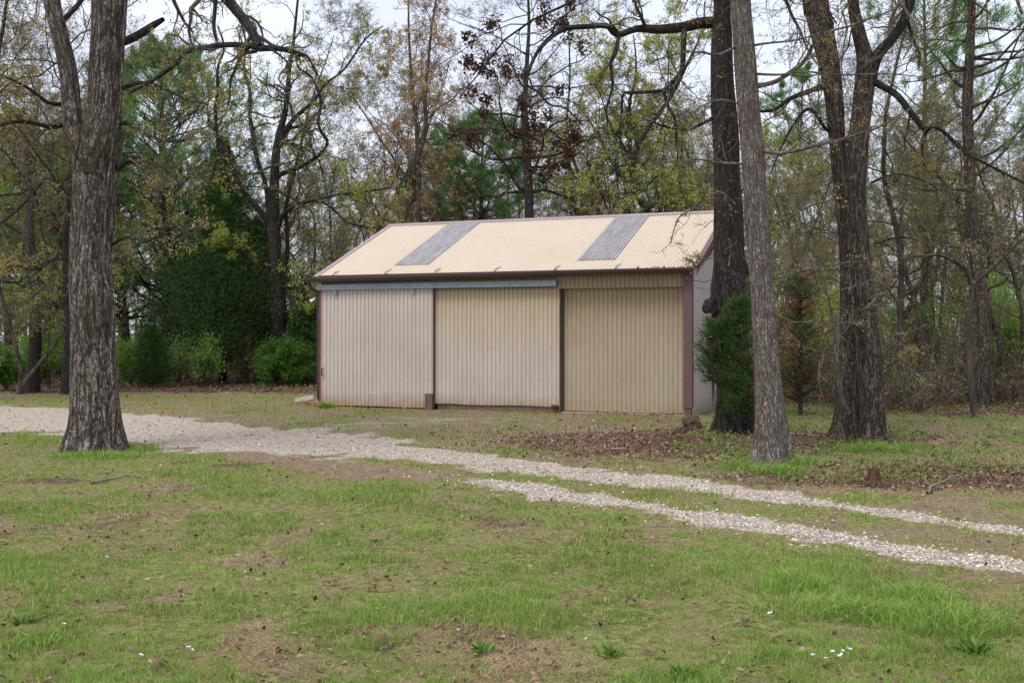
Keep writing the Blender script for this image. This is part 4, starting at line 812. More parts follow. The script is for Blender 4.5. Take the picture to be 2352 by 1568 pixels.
PP = np.array([P for P, R in lim]); RR_ = np.array([R for P, R in lim]); LP = np.array([np.linalg.norm(np.diff(P, axis=0), axis=1).sum() for P in PP])
twigs_on(rng, K, K, PP, RR_, np.minimum(LP, 2.2), [(8, .8, .42, .5, 7, 4, .25), (5, .8, .5, .6, 5, 3, .28)], 2, .028, 1, leafd=.4)
Q, q, L_ = top_limbs(rng, T, P1, R1, 14, 6.1, 3.2, up=-.04, dz=.05); twigs_on(rng, K, K, Q, q, L_, [(7, .9, .45, .5, 7, 5, .3), (6, .9, .5, .5, 6, 3, .28), (3, .8, .5, .6, 4, 3, .25)], 2, .03, 1, up=-.03, leafd=.35)
finish('oak_tree', W(1772, 1064, 13.44), T, K, M['bark_white'], [M['twig'], M['leaf_gold']], 'slim pale grey barked oak leaning left in front of the black oak')

# --- twin-trunked oak at the right
rng = rs(104); T = MB(); K = MB(); Y = 16.5
P1, R1 = rowtrunk(T, [(1900, 1990, 1024), (1908, 1984, 1000), (1917, 1975, 960), (1928, 1969, 850), (1930, 1967, 750), (1930, 1964, 650), (1928, 1964, 549), (1917, 1954, 455), (1908, 1945, 350), (1904, 1941, 315), (1897, 1938, 245), (1886, 1932, 175), (1869, 1921, 105), (1851, 1911, 35), (1844, 1902, 0), (1820, 1866, -300), (1810, 1836, -700)], 16.7, 64, flare=.09, lobes=4, seed=9, furrow=.014, rough=.07)
P2, R2 = rowtrunk(T, [(1968, 2040, 1034), (1973, 2036, 1010), (1977, 2032, 950), (1975, 2027, 850), (1971, 2021, 789), (1969, 2013, 700), (1961, 2003, 620), (1950, 1994, 549), (1943, 1987, 455), (1944, 1990, 385), (1950, 1995, 315), (1960, 2002, 245), (1966, 2009, 175), (1968, 2004, 130), (1956, 1986, 70), (1944, 1968, -20), (1925, 1945, -300)], 16.3, 64, flare=.05, lobes=5, seed=11, furrow=.014, rough=.06)
lim = [limb([(1995, 190, 34), (2014, 130, 26), (2060, 75, 22), (2083, 30, 20), (2108, -60, 16), (2160, -250, 10)], 16.3, 16.0),
       limb([(1892, 198, 14), (1848, 214, 11), (1813, 228, 10), (1778, 252, 8), (1743, 256, 6)], 16.6, 15.6),
       limb([(1995, 180, 18), (2020, 195, 16), (2058, 217, 15), (2093, 259, 14), (2118, 290, 13), (2128, 301, 10), (2142, 290, 9), (2170, 305, 9), (2198, 332, 9), (2222, 353, 8), (2268, 378, 7), (2352, 420, 6), (2430, 450, 4)], 16.3, 15.4, 34),
       limb([(2128, 298, 9), (2120, 322, 8), (2118, 350, 6), (2122, 375, 5), (2135, 400, 3)], 16.0, 15.9),
       limb([(1960, 330, 9), (1900, 300, 8), (1860, 250, 8), (1820, 290, 6), (1790, 350, 4), (1770, 400, 3)], 16.8, 16.2),
       limb([(2085, 50, 7), (2098, 90, 7), (2112, 130, 6), (2110, 160, 4)], 16.2, 16.0),
       limb([(2000, 420, 5), (2060, 400, 4), (2130, 420, 4), (2210, 470, 3), (2300, 500, 2)], 16.3, 15.5),
       limb([(2008, 560, 5), (2070, 545, 4), (2140, 560, 3), (2210, 570, 2)], 16.3, 15.7),
       limb([(2024, 850, 3), (2060, 830, 3), (2100, 800, 2)], 16.2, 15.9)]
for P, R in lim: T.tubes(P, R, 10, 1, wob=.14, seed=int(rng.integers(1e5)))
for pts in ([(1965, 1000, 9), (1962, 900, 9), (1970, 800, 8), (1960, 700, 8), (1950, 600, 8), (1948, 500, 8), (1938, 400, 8), (1925, 300, 8), (1915, 200, 7), (1870, 60, 7), (1850, -30, 6)],):
    a = limb(pts, 16.15); T.tubes(a[0], a[1], 6)
PP = np.array([resample(P, 26) for P, R in lim]); RR_ = np.array([np.interp(np.linspace(0, 1, 26), np.linspace(0, 1, len(R)), R) for P, R in lim]); LP = np.array([np.linalg.norm(np.diff(P, axis=0), axis=1).sum() for P in PP])
twigs_on(rng, K, K, PP, RR_, np.minimum(LP, 2.8), [(8, .9, .42, .5, 7, 5, .3), (6, .9, .5, .55, 6, 4, .3), (3, .8, .5, .6, 4, 3, .3)], 2, .032, 1, leafd=.35)
for PA, RA, nn in ((P1, R1, 8), (P2, R2, 10)):
    Q, q, L_ = top_limbs(rng, T, PA, RA, nn + 4, 6.9, 4.2, up=-.04, dz=.1); twigs_on(rng, K, K, Q, q, L_, [(7, .9, .45, .5, 7, 5, .32), (6, .9, .5, .5, 6, 3, .3), (3, .8, .5, .6, 4, 3, .25)], 2, .032, 1, up=-.03, leafd=.35)
finish('oak_tree', W(1970, 1008, 16.5), T, K, [M['bark_mid'], M['bark_limb']], [M['twig'], M['leaf_gold']], 'twin trunked brown oak at the right with a drooping dark limb')

# --- pale bent sapling against the twin oak
rng = rs(105); T = MB(); K = MB()
P, R = limb([(1950, 950, 11), (1938, 925, 10), (1928, 880, 10), (1922, 830, 9), (1917, 790, 8), (1915, 740, 7), (1905, 700, 6), (1895, 650, 5), (1880, 600, 4)], 15.9, 15.5); T.tubes(P, R, 8, 0, wob=.15)
Q, q, L_ = top_limbs(rng, T, P, R, 10, 1.2, 1.6); twigs_on(rng, K, K, Q, q, L_, [(5, .8, .5, .6, 5, 4, .2), (4, .8, .5, .6, 4, 3, .2)], 1, .03, 1, leafd=.4)
finish('sapling', W(1950, 1000, 15.9), T, K, M['bark_white'], [M['stick'], M['leaf_gold']], 'thin whitish sapling bending against the twin trunked oak', 'sapling')

# --- oak behind the left end of the shed
rng = rs(106); T = MB(); K = MB()
lim = [limb([(640, 890, 40), (637, 800, 34), (641, 720, 40), (632, 640, 33), (631, 560, 30), (626, 500, 32), (630, 420, 22), (633, 367, 19), (640, 315, 17), (654, 262, 14), (661, 210, 12), (665, 157, 10), (672, 115, 8), (680, 40, 6), (690, -60, 4)], 35.5, 35.5, 40),
       limb([(620, 520, 20), (609, 498, 16), (574, 458, 13), (546, 416, 12), (525, 367, 11), (504, 332, 10), (497, 297, 9), (495, 245, 8), (500, 210, 7), (500, 157, 6), (515, 110, 5), (500, 60, 4)], 35.5, 33.5, 34),
       limb([(618, 480, 14), (609, 420, 11), (591, 367, 10), (581, 315, 10), (574, 262, 9), (574, 210, 8), (560, 157, 7), (565, 100, 5), (550, 40, 4)], 35.5, 36.5, 30),
       limb([(643, 320, 12), (651, 304, 12), (682, 266, 10), (721, 231, 8), (745, 195, 6), (790, 160, 5), (840, 90, 4), (880, 60, 3)], 35.5, 35, 30),
       limb([(636, 410, 12), (647, 399, 11), (686, 385, 10), (728, 360, 9), (752, 329, 8), (738, 304, 7), (731, 280, 7), (738, 238, 6), (731, 210, 6), (714, 175, 5), (686, 157, 4), (680, 130, 3)], 35.5, 34.5, 36),
       limb([(636, 530, 14), (645, 505, 12), (658, 486, 10), (686, 469, 9), (721, 460, 8), (752, 470, 7), (775, 490, 7), (797, 510, 6), (845, 522, 5), (898, 521, 3)], 35.5, 33.5, 34),
       limb([(721, 460, 6), (784, 446, 5), (840, 440, 4), (900, 430, 3)], 34.8, 34),
       limb([(640, 657, 7), (680, 660, 6), (730, 665, 5), (760, 660, 3)], 35.5, 33),
       limb([(620, 600, 5), (580, 585, 4), (540, 560, 3), (500, 540, 2)], 35.3, 34)]
for P, R in lim: T.tubes(P, R, 10, 0, wob=.12, seed=int(rng.integers(1e5)))
PP = np.array([resample(P, 34) for P, R in lim]); RR_ = np.array([np.interp(np.linspace(0, 1, 34), np.linspace(0, 1, len(R)), R) for P, R in lim]); LP = np.array([np.linalg.norm(np.diff(P, axis=0), axis=1).sum() for P in PP]); PP[0, :, ] = resample(lim[0][0][18:], 34); RR_[0] = np.interp(np.linspace(0, 1, 34), np.linspace(0, 1, 22), lim[0][1][18:])
twigs_on(rng, K, K, PP, RR_, np.minimum(LP, 6), [(12, .9, .42, .5, 8, 5, .32), (6, .9, .5, .55, 6, 4, .3), (5, .8, .5, .6, 4, 3, .3)], 3, .06, 1, minr=.006, leafd=.7)
finish('oak_tree', W(640, 880, 35.5), T, K, M['bark_dark'], [M['twig_dark'], M['leaf_lime']], 'dark crooked oak with curling limbs behind the left end of the shed')

# --- generic broadleaf trees of the wood
def deciduous(rng, h, r0, crown0=.3, nl=16, leaf=3, lsize=.06, leafd=.6, fork=False, spread=.38, n2=7, n3=6, n4=4, wander=.07, minr=.006, lean=.03):
    T = MB(); K = MB(); stems = 2 if fork else 1
    D = np.zeros((stems, 3)); D[:, 2] = 1; D[:, :2] = rng.normal(size=(stems, 2)) * (lean + (.16 if fork else 0)); P, R = growl(rng, np.zeros((stems, 3)) + (rng.normal(size=(stems, 3)) * [.1, .1, 0] if fork else 0), D, np.full(stems, h), np.full(stems, r0), 18, wander, .05, .12)
    P[:, 0, 2] = -.1; R[:, 0] *= 1.35; T.tubes(P, R, 9, 0, wob=.08, seed=int(rng.integers(1e5)))
    p, Dd, L_, r_ = spawn(rng, P, R, nl, crown0, .97, .95, spread, .42, np.full(stems, h)); Q, q = growl(rng, p, Dd, L_, r_, 12, .30, .06, .2); T.tubes(Q, q, 6, 0, wob=.1, seed=int(rng.integers(1e5)))
    twigs_on(rng, K, K, Q, q, L_, [(n2, .9, .5, .5, 8, 4, .34), (n3, .85, .5, .55, 5, 3, .32), (n4, .8, .6, .6, 3, 3, .28)], leaf, lsize, 1, minr=minr, leafd=leafd)
    return T, K
def inst(proto, loc, rz, sc, label, group, name=None):
    r = proto.copy(); C.objects.link(r); r.location = loc; r.rotation_euler = (0, 0, rz); r.scale = (sc, sc, sc * 1.0)
    r['label'] = label; r['group'] = group
    for ch in proto.children:
        c = ch.copy(); C.objects.link(c); c.parent = r
    return r
def proto_tree(name, T, K, bm, cm, label, cat, group):
    return finish(name, (0, 0), T, K, bm, cm, label, cat, group)
protos = []
specs = [(201, 13, .13, .16, M['leaf_gold'], .06, .38, False), (202, 14, .15, .20, M['leaf_lime'], .065, .22, False), (203, 12, .11, .16, M['leaf_gold'], .06, .28, True),
         (204, 13, .13, .22, M['leaf_gold'], .06, .12, False), (205, 11, .10, .15, M['leaf_lime'], .07, .30, True), (206, 15, .14, .28, M['leaf_gold'], .06, .10, False)]
first = []
for k, (sd_, h, r0, c0, lm, ls, ld, fk) in enumerate(specs):
    rng = rs(sd_); T, K = deciduous(rng, h, r0, c0, nl=22 if not fk else 13, n3=7, n4=6, leaf=2, wander=.11, lsize=ls, leafd=ld, fork=fk)
    protos.append((T, K, lm))
LOOK = ['gold budded tree', 'lime leaved tree', 'forked gold budded tree', 'grey twiggy tree', 'small forked lime tree', 'tall bare tree']
PLACE = [(60, 'at the left edge of the wood'), (170, 'behind the left of the big oak'), (300, 'behind the big left oak'), (420, 'beyond the big green pine'), (560, 'beyond the dark cedar'), (700, 'beyond the crooked oak'), (860, 'above the left end of the shed'), (1020, 'over the left skylight'), (1180, 'over the middle of the roof'), (1330, 'over the right half of the roof'), (1480, 'over the right skylight'), (1640, 'over the right end of the roof'),
         (1740, 'between the black oak and the pale oak'), (1900, 'between the pale oak and the twin oak'), (2020, 'behind the twin oak'), (2180, 'between the twin oak and the tall pine'), (2290, 'behind the tall right pine'), (9999, 'at the right edge of the wood')]
def lab_of(j, u, Y): return LOOK[j] + ' ' + [p for q, p in PLACE if u < q][0] + (', near' if Y < 47 else ', midway' if Y < 61 else ', far')
ZL = {'L': ('bare twiggy tree deep in the wood left of the shed', 'trees of the wood left of the shed'), 'C': ('bare twiggy tree of the wood seen over the shed roof', 'trees of the wood behind the shed'), 'R': ('thin bare tree of the wood at the right', 'trees of the wood at the right')}
roots = []
def zone(u): return 'L' if u < 740 else ('C' if u < 1640 else 'R')
rng = rs(300); spots = []; used = {}
for u in np.arange(-120, 2480, 66):
    for row, (ya, yb) in enumerate(((38, 46), (48, 60), (62, 82))):
        Y = ya + (yb - ya) * rng.random(); uu = u + rng.normal() * 28
        if row == 0 and rng.random() < .35: continue
        if uu < 600 and row and rng.random() < .35: continue
        if uu > 1740 and rng.random() < (.55 if row else .3): continue
        if 740 < uu < 1640 and Y < 40: Y += 3
        if 290 < uu < 600 and Y < 48: continue
        if 1040 < uu < 1180 and Y < 44: continue
        spots.append((uu, Y))
for uu, Y in [(1760, 27), (1850, 31), (2050, 30), (2090, 26), (2150, 33), (2210, 29), (2310, 27), (2340, 34), (1880, 36), (1990, 24), (40, 29), (110, 33), (-30, 27), (250, 40), (2120, 29), (2365, 26)]: spots.append((uu, Y))
spots.sort()
for k, (uu, Y) in enumerate(spots):
    j = int(rng.integers(0, 6)); lab, grp = ZL[zone(uu)]; lab = lab_of(j, uu, Y); used[lab] = used.get(lab, 0) + 1; lab = lab + ('' if used[lab] == 1 else ', right one' if used[lab] == 2 else ', rightmost' if used[lab] == 3 else ', end one'); loc = ((uu - CX) / FPX * Y, Y, 0); sc = .72 + .36 * rng.random(); rz = rng.random() * 2 * PI
    if Y < 36: sc *= .66
    if not isinstance(protos[j], bpy.types.Object):
        T, K, lm = protos[j]; protos[j] = finish('woodland_tree', (0, 0), T, K, M['bark_far'], [M['twig'], lm], lab, 'tree', grp); o = protos[j]; o.location = loc; o.rotation_euler = (0, 0, rz); o.scale = (sc, sc, sc)
    else: inst(protos[j], loc, rz, sc, lab, grp)

# --- special trees behind the roof
def put(name, T, K, bm, cm, u, Y, label, cat='tree', rz=0, sc=1):
    o = finish(name, (0, 0), T, K, bm, cm, label, cat); o.location = ((u - CX) / FPX * Y, Y, 0); o.rotation_euler = (0, 0, rz); o.scale = (sc,) * 3; return o
rng = rs(401); T, K = deciduous(rng, 14, .14, .22, nl=14, leaf=3, lsize=.055, leafd=.6, fork=True, n2=8, n3=6, n4=4, spread=.36, wander=.10); put('maple_tree', T, K, M['bark_far'], [M['twig'], M['leaf_rust']], 950, 36.5, 'forked tree with orange red buds above the left of the roof')
rng = rs(402); T, K = deciduous(rng, 14, .18, .25, nl=13, leaf=3, lsize=.075, leafd=.45, fork=True, n2=8, n4=5, wander=.12); put('oak_tree', T, K, M['bark_dark'], [M['twig_dark'], M['leaf_lime']], 1440, 36, 'oak with fresh yellow green leaves above the right of the roof')
rng = rs(403); T, K = deciduous(rng, 13, .17, .25, nl=12, leaf=3, lsize=.075, leafd=.38, fork=False, n2=8, n4=5, wander=.12); put('oak_tree', T, K, M['bark_dark'], [M['twig_dark'], M['leaf_lime']], 1570, 38, 'lime leaved oak between the roof and the black oak trunk')
rng = rs(404); T, K = deciduous(rng, 12, .19, .12, nl=22, leaf=2, lsize=.06, leafd=.5, fork=False, n2=8, n4=5, wander=.13, spread=.42); put('oak_tree', T, K, M['bark_dark'], [M['twig_dark'], M['leaf_gold']], 70, 30, 'rough trunked oak near the left edge of the photo')
rng = rs(411); T, K = deciduous(rng, 13, .13, .2, nl=16, leaf=3, lsize=.06, leafd=.45, n2=8, n4=5, wander=.13, spread=.42); put('oak_tree', T, K, M['bark_far'], [M['twig'], M['leaf_gold']], 815, 41, 'fine twigged tree filling the sky between the crooked oak and the maple')
rng = rs(412); T, K = deciduous(rng, 13, .12, .2, nl=15, leaf=3, lsize=.06, leafd=.4, n2=8, n4=5, wander=.13, spread=.40); put('oak_tree', T, K, M['bark_far'], [M['twig'], M['leaf_gold']], 1040, 44, 'pale fine twigged tree between the maple and the tree with dead leaf clumps')
rng = rs(413); T, K = deciduous(rng, 12, .14, .2, nl=16, leaf=3, lsize=.065, leafd=.4, fork=True, n2=8, n4=5, wander=.14, spread=.42); put('oak_tree', T, K, M['bark_dark'], [M['twig_dark'], M['leaf_gold']], 1335, 40, 'dark twiggy oak just right of the tree with dead leaf clumps')
for k, (u, Y, h, lab) in enumerate([(-15, 27, 13, 'spreading dark twigged oak leaning in at the left edge of the photo'), (150, 29, 14, 'tall dark twigged oak seen just left of the big oak fork'), (760, 43, 13, 'tall bare oak with fine twigs above the left end of the roof'), (1150, 42, 14, 'tall bare oak behind the middle of the ridge')]):
    rng = rs(420 + k); T, K = deciduous(rng, h, .12, .30, nl=18, leaf=2, lsize=.055, leafd=.3, n2=8, n3=7, n4=5, wander=.10, spread=.44, minr=.005); put('oak_tree', T, K, M['bark_dark'], [M['twig'], M['leaf_gold']], u, Y, lab)
# dark straight tree with clusters of dead leaves
rng = rs(405); T = MB(); K = MB()
P, R = limb([(1218, 860, 26), (1216, 520, 22), (1212, 400, 20), (1208, 330, 18), (1205, 250, 14), (1210, 150, 10), (1215, 50, 7), (1210, -60, 4)], 33, 33, 40); T.tubes(P, R, 10, 0, wob=.08)
n = 26; i = rng.integers(17, 38, n); S = rng.normal(size=(n, 3)); S[:, 2] = .25; Q, q = growl(rng, P[i], unit(S), 2.2 + 1.6 * rng.random(n), R[i] * .4, 9, .25, .04, .25); T.tubes(Q, q, 6, 0)
E = twigs_on(rng, K, K, Q, q, np.full(n, 2.4), [(6, .9, .45, .5, 6, 4, .3), (4, .8, .5, .6, 4, 3, .3)], 1, .05, 1, minr=.006, leafd=.3)
cl = [(1075, 85), (1110, 120), (1095, 150), (1140, 130), (1125, 175), (1170, 165), (1245, 20), (1290, 20), (1240, 60), (1300, 55), (1315, 90), (1100, 215), (1125, 235), (1180, 170), (1070, 300), (1075, 325), (1150, 290), (1165, 305), (1190, 290), (1215, 300), (1240, 290), (1300, 300), (1320, 320), (1265, 350), (1280, 380), (1300, 390), (1260, 395), (1335, 115), (1120, 50), (1200, 235), (1300, 180), (1250, 270), (1085, 130), (1215, 325), (1310, 345)]
for u, v in cl:
    m_ = rng.integers(1, 3)
    for _ in range(m_):
        c = W(u + rng.normal() * 13, v + rng.normal() * 11, 33 + rng.normal() * 1.1); s = .08 + .08 * rng.random(); n = int(40 + 50 * rng.random()); K.leaves(c + rng.normal(size=(n, 3)) * [s, s, s * .9], .12, rng, 2, asp=.6, droop=.5)
        K.tubes(np.array([c, c + [.1, 0, .25], c + (P[np.argmin(np.abs(P[:, 2] - c[2] - .4))] - c) * .35]), np.array([.008, .01, .014]), 4)
finish('blackjack_oak', W(1218, 820, 33), T, K, M['bark_dark'], [M['twig_dark'], M['leaf_gold'], M['leaf_dead']], 'dark straight tree behind the roof hung with clumps of dead brown leaves')

# --- pines
def pine(rng, h, r0, z0, spread, tiers, tuft_n=11, nl=.16, droop=0.0, mat=1, density=1.0, asym=0):
    T = MB(); K = MB(); P, R = growl(rng, np.zeros((1, 3)), np.array([[0, 0, 1.]]), np.array([h]), np.array([r0]), 20, .015, .05, .15); P[:, 0, 2] = -.1; T.tubes(P, R, 10, 0, wob=.05)
    n = tiers; t = np.sort(z0 / h + (1 - z0 / h) * rng.random(n) ** .9); f = t * 20; i = np.minimum(f.astype(int), 19); p = P[0, i] + (P[0, i + 1] - P[0, i]) * (f - i)[:, None]
    a = rng.random(n) * 2 * PI; prof = np.sin(np.clip((1 - (t - z0 / h) / (1 - z0 / h)), 0, 1) ** .75 * PI * .62) + .1
    D = np.stack([np.cos(a), np.sin(a), .18 + .5 * t - droop], -1); L_ = spread * prof * (.7 + .5 * rng.random(n)); Q, q = growl(rng, p, unit(D), L_, R[0, i] * .28 + .008, 8, .12, .03, .2); T.tubes(Q, q, 5, 0)
    p2, D2, L2, r2 = spawn(rng, Q, q, 7, .35, 1.0, .7, .38, .5, L_); Q2, q2 = growl(rng, p2, D2, L2, np.maximum(r2, .006), 4, .15, .05, .4); K.tubes(Q2, q2, 3, 0)
    E = np.concatenate([Q2[:, 2:].reshape(-1, 3), Q[:, -1], Q[:, -2]]); DD = np.concatenate([np.repeat(unit(Q2[:, -1] - Q2[:, 0]), 3, 0), unit(Q[:, -1] - Q[:, -3]), unit(Q[:, -1] - Q[:, -3])])
    k = rng.random(len(E)) < density; E, DD = E[k], DD[k]; m = tuft_n; tt = np.repeat(rng.random(len(E)) * .6, m) + .4 * rng.random(len(E) * m)
    K.needles(np.repeat(E, m, 0) + rng.normal(size=(len(E) * m, 3)) * .05, np.repeat(DD, m, 0) + [0, 0, .25], nl * 1.6, .022, rng, 1, .75, tt); return T, K
rng = rs(501); T, K = pine(rng, 11.3, .24, 2.4, 4.2, 120, tuft_n=22, nl=.17); put('pine_tree', T, K, M['bark_dark'], [M['twig_dark'], M['pine']], 385, 38.5, 'big green pine with layered boughs left of the dark cedar')
rng = rs(502); T, K = pine(rng, 9.2, .16, 2.5, 2.6, 70, tuft_n=18, nl=.16); put('pine_tree', T, K, M['bark_far'], [M['twig'], M['pine']], 1105, 39, 'airy young pine rising just behind the middle of the roof')
rng = rs(503); T, K = pine(rng, 8.2, .13, 2.5, 2.0, 50, tuft_n=16, nl=.15); put('pine_tree', T, K, M['bark_far'], [M['twig'], M['pine']], 1010, 41, 'small pine behind the roof near the flue pipe')
rng = rs(504); T, K = pine(rng, 10.5, .2, 3.0, 3.0, 70, tuft_n=14, nl=.16); put('pine_tree', T, K, M['bark_dark'], [M['twig_dark'], M['pine']], 200, 46, 'pine partly hidden behind the big left oak')
rng = rs(505); T, K = pine(rng, 10, .2, 3.5, 3.0, 50, tuft_n=14, nl=.15); put('pine_tree', T, K, M['bark_dark'], [M['twig_dark'], M['pine']], 20, 44, 'pine at the far left edge of the wood')
rng = rs(515); T, K = pine(rng, 9.5, .2, 2.0, 3.4, 80, tuft_n=20, nl=.17); put('pine_tree', T, K, M['bark_dark'], [M['twig_dark'], M['pine']], 292, 42, 'broad pine just right of the big left oak, behind the first row')
rng = rs(516); T, K = pine(rng, 8.0, .17, 2.0, 3.0, 60, tuft_n=20, nl=.17); put('pine_tree', T, K, M['bark_dark'], [M['twig_dark'], M['pine']], 130, 38, 'pine with low boughs just left of the big left oak')
# right pine: traced trunk, needles high up
rng = rs(506); T = MB(); K = MB(); P, R = limb([(2257, 945, 36), (2257, 870, 31), (2262, 800, 30), (2258, 700, 30), (2250, 650, 29), (2236, 549, 28), (2228, 400, 26), (2222, 250, 24), (2228, 120, 20), (2232, 0, 17), (2235, -200, 12), (2238, -420, 6)], 24, 24, 60); T.tubes(P, R, 14, 0, wob=.06)
n = 46; k = np.where(P[:, 2] > 4.6)[0]; i = rng.choice(k, n); S = rng.normal(size=(n, 3)); S[:, 2] = .15; Q, q = growl(rng, P[i], unit(S), 1.2 + 1.9 * rng.random(n), R[i] * .3 + .006, 8, .15, .03, .25); T.tubes(Q, q, 5, 0)
p2, D2, L2, r2 = spawn(rng, Q, q, 6, .4, 1, .7, .4, .5, np.full(n, 2.0)); Q2, q2 = growl(rng, p2, D2, L2, np.maximum(r2, .005), 4, .15, .05, .4); K.tubes(Q2, q2, 3, 0)
E = np.concatenate([Q2[:, 2:].reshape(-1, 3), Q[:, -1]]); DD = np.concatenate([np.repeat(unit(Q2[:, -1] - Q2[:, 0]), 3, 0), unit(Q[:, -1] - Q[:, -3])]); m = 20
K.needles(np.repeat(E, m, 0) + rng.normal(size=(len(E) * m, 3)) * .03, np.repeat(DD, m, 0) + [0, 0, .2], .18, .013, rng, 1, .7, np.repeat(rng.random(len(E)) * .6, m) + .4 * rng.random(len(E) * m))
finish('pine_tree', W(2257, 934, 24), T, K, M['bark_mid'], [M['twig'], M['pine']], 'tall straight pine near the right edge with needles high up')
rng = rs(507); T, K = pine(rng, 13, .15, 5, 2.6, 55, tuft_n=14, nl=.15); put('pine_tree', T, K, M['bark_far'], [M['twig'], M['pine']], 2120, 33, 'pine between the twin oak and the tall right pine')
rng = rs(508); T, K = pine(rng, 12, .15, 3, 2.6, 50, tuft_n=14, nl=.15); put('pine_tree', T, K, M['bark_far'], [M['twig'], M['pine']], 1830, 42, 'faint pine in the wood between the pale oak and the twin oak')
# grey tree before it
rng = rs(509); T = MB(); K = MB()
lim = [limb([(2240, 960, 16), (2232, 900, 16), (2228, 840, 16), (2225, 720, 15), (2231, 649, 14)], 21, 21), limb([(2231, 655, 11), (2218, 620, 10), (2185, 597, 9), (2150, 585, 6), (2090, 590, 4), (2030, 580, 2)], 21, 20.4), limb([(2231, 655, 12), (2262, 630, 9), (2285, 609, 8), (2320, 575, 6), (2349, 549, 5), (2420, 500, 3)], 21, 20.4), limb([(2240, 640, 6), (2260, 600, 5), (2285, 560, 4), (2300, 500, 3), (2290, 420, 2)], 21, 21.4)]
for P, R in lim: T.tubes(P, R, 9, 0, wob=.1, seed=3)
PP = np.array([P for P, R in lim]); RR_ = np.array([R for P, R in lim]); twigs_on(rng, K, K, PP, RR_, np.full(4, 2.2), [(8, .9, .5, .5, 7, 4, .22), (5, .8, .5, .6, 5, 3, .25)], 3, .04, 1, leafd=.5)
finish('young_tree', W(2240, 955, 21), T, K, M['bark_far'], [M['twig'], M['leaf_gold']], 'young grey forked tree standing before the tall right pine')

# --- cedars: dense sprays
def cedar(rng, h, spread, n, brown=0.0, needle=.12, width=.035, z0=.15, power=.75, noskirt=False):
    T = MB(); K = MB(); P = np.array([[0, 0, -.1], [.02, 0, h * .5], [0, 0, h]]); T.tubes(P, np.array([.09, .05, .01]) * h / 5, 8, 0)
    nb = int(n / 120); zb = h * (z0 + (1 - z0) * rng.random(nb) ** 1.15); a = rng.random(nb) * 2 * PI; L_ = spread * np.clip(1 - zb / h, 0, 1) ** power * (.35 + .85 * rng.random(nb) ** .8) * (.75 + .5 * vn(a * 1.3 + 5, zb * .9, 7)) + .12
    D = unit(np.stack([np.cos(a), np.sin(a), .35 + .3 * rng.random(nb)], -1)); Q, q = growl(rng, np.stack([0 * zb, 0 * zb, zb], -1), D, L_, np.full(nb, .015), 7, .14, .06, .3); T.tubes(Q, q, 4, 0)
    m = 120; t = .25 + .75 * rng.random((nb, m)) ** .7; f = t * 6.999; i = f.astype(int); fr = (f - i)[..., None]; idx = np.arange(nb)[:, None]; p = Q[idx, i] * (1 - fr) + Q[idx, i + 1] * fr
    wd = (.10 + .10 * (1 - t))[..., None] * np.clip(L_, .3, 2)[:, None, None]; p = p + rng.normal(size=p.shape) * wd
    d = unit(D)[:, None, :] + rng.normal(size=p.shape) * .7 + [0, 0, .3]
    br = np.repeat(rng.random(nb) < brown, m); tt = np.clip(.5 * np.repeat(rng.random(nb), m) + .5 * rng.random(nb * m), 0, 1)
    p = p.reshape(-1, 3); d = d.reshape(-1, 3)
    for sel, mt in ((~br, 1), (br, 2)):
        if sel.any(): K.needles(p[sel], d[sel], needle, width, rng, mt, .35, tt[sel])
    return T, K
rng = rs(601); T, K = cedar(rng, 8.0, 3.1, 120000, needle=.12, width=.020, z0=.06, power=1.0); put('cedar_tree', T, K, M['bark_dark'], [M['twig_dark'], M['cedar'], M['cedar_dead']], 512, 36, 'broad almost black green cedar left of the crooked oak', 'tree')
rng = rs(602); T, K = cedar(rng, 5.4, 2.3, 50000, needle=.12, width=.022); put('cedar_tree', T, K, M['bark_dark'], [M['twig_dark'], M['cedar'], M['cedar_dead']], 590, 37.5, 'lower dark cedar close behind the crooked oak trunk')
rng = rs(603); T, K = cedar(rng, 5.0, 2.4, 50000, needle=.12, width=.022); put('cedar_tree', T, K, M['bark_dark'], [M['twig_dark'], M['cedar'], M['cedar_dead']], 430, 39, 'dark cedar in the shade under the big green pine')
rng = rs(604); T, K = cedar(rng, 1.75, .72, 50000, needle=.08, width=.014, z0=.03); put('juniper_bush', T, K, M['bark_dark'], [M['twig_dark'], M['cedar_near'], M['cedar_dead']], 350, 33, 'round dark green juniper bush at the wood edge right of the big oak', 'bush')
rng = rs(605); T, K = cedar(rng, 2.15, .40, 24000, brown=.05, needle=.055, width=.007, z0=.12, power=.5); o = put('cedar_sapling', T, K, M['bark_dark'], [M['twig_dark'], M['cedar_near'], M['cedar_dead']], 1698, 17.25, 'bushy green cedar growing against the foot of the black oak', 'bush')
rng = rs(606); T, K = cedar(rng, 1.75, .42, 14000, brown=.10, needle=.055, width=.007, z0=.45, power=.3); put('cedar_sapling', T, K, M['bark_dark'], [M['twig_dark'], M['cedar_near'], M['cedar_dead']], 1652, 17.35, 'small cedar spray left of the black oak trunk', 'bush')
rng = rs(607); T, K = cedar(rng, 2.7, .75, 15000, brown=.45, needle=.07, width=.010, z0=.08, power=.6); put('cedar_tree', T, K, M['bark_dark'], [M['twig_dark'], M['cedar_near'], M['cedar_dead']], 1838, 21.5, 'half dead cedar with rust brown sprays right of the pale oak', 'tree')
rng = rs(608); T, K = cedar(rng, 3.2, .9, 20000, needle=.15, width=.04); put('cedar_tree', T, K, M['bark_dark'], [M['twig_dark'], M['cedar'], M['cedar_dead']], 705, 35, 'slim cedar between the crooked oak and the shed corner', 'tree')

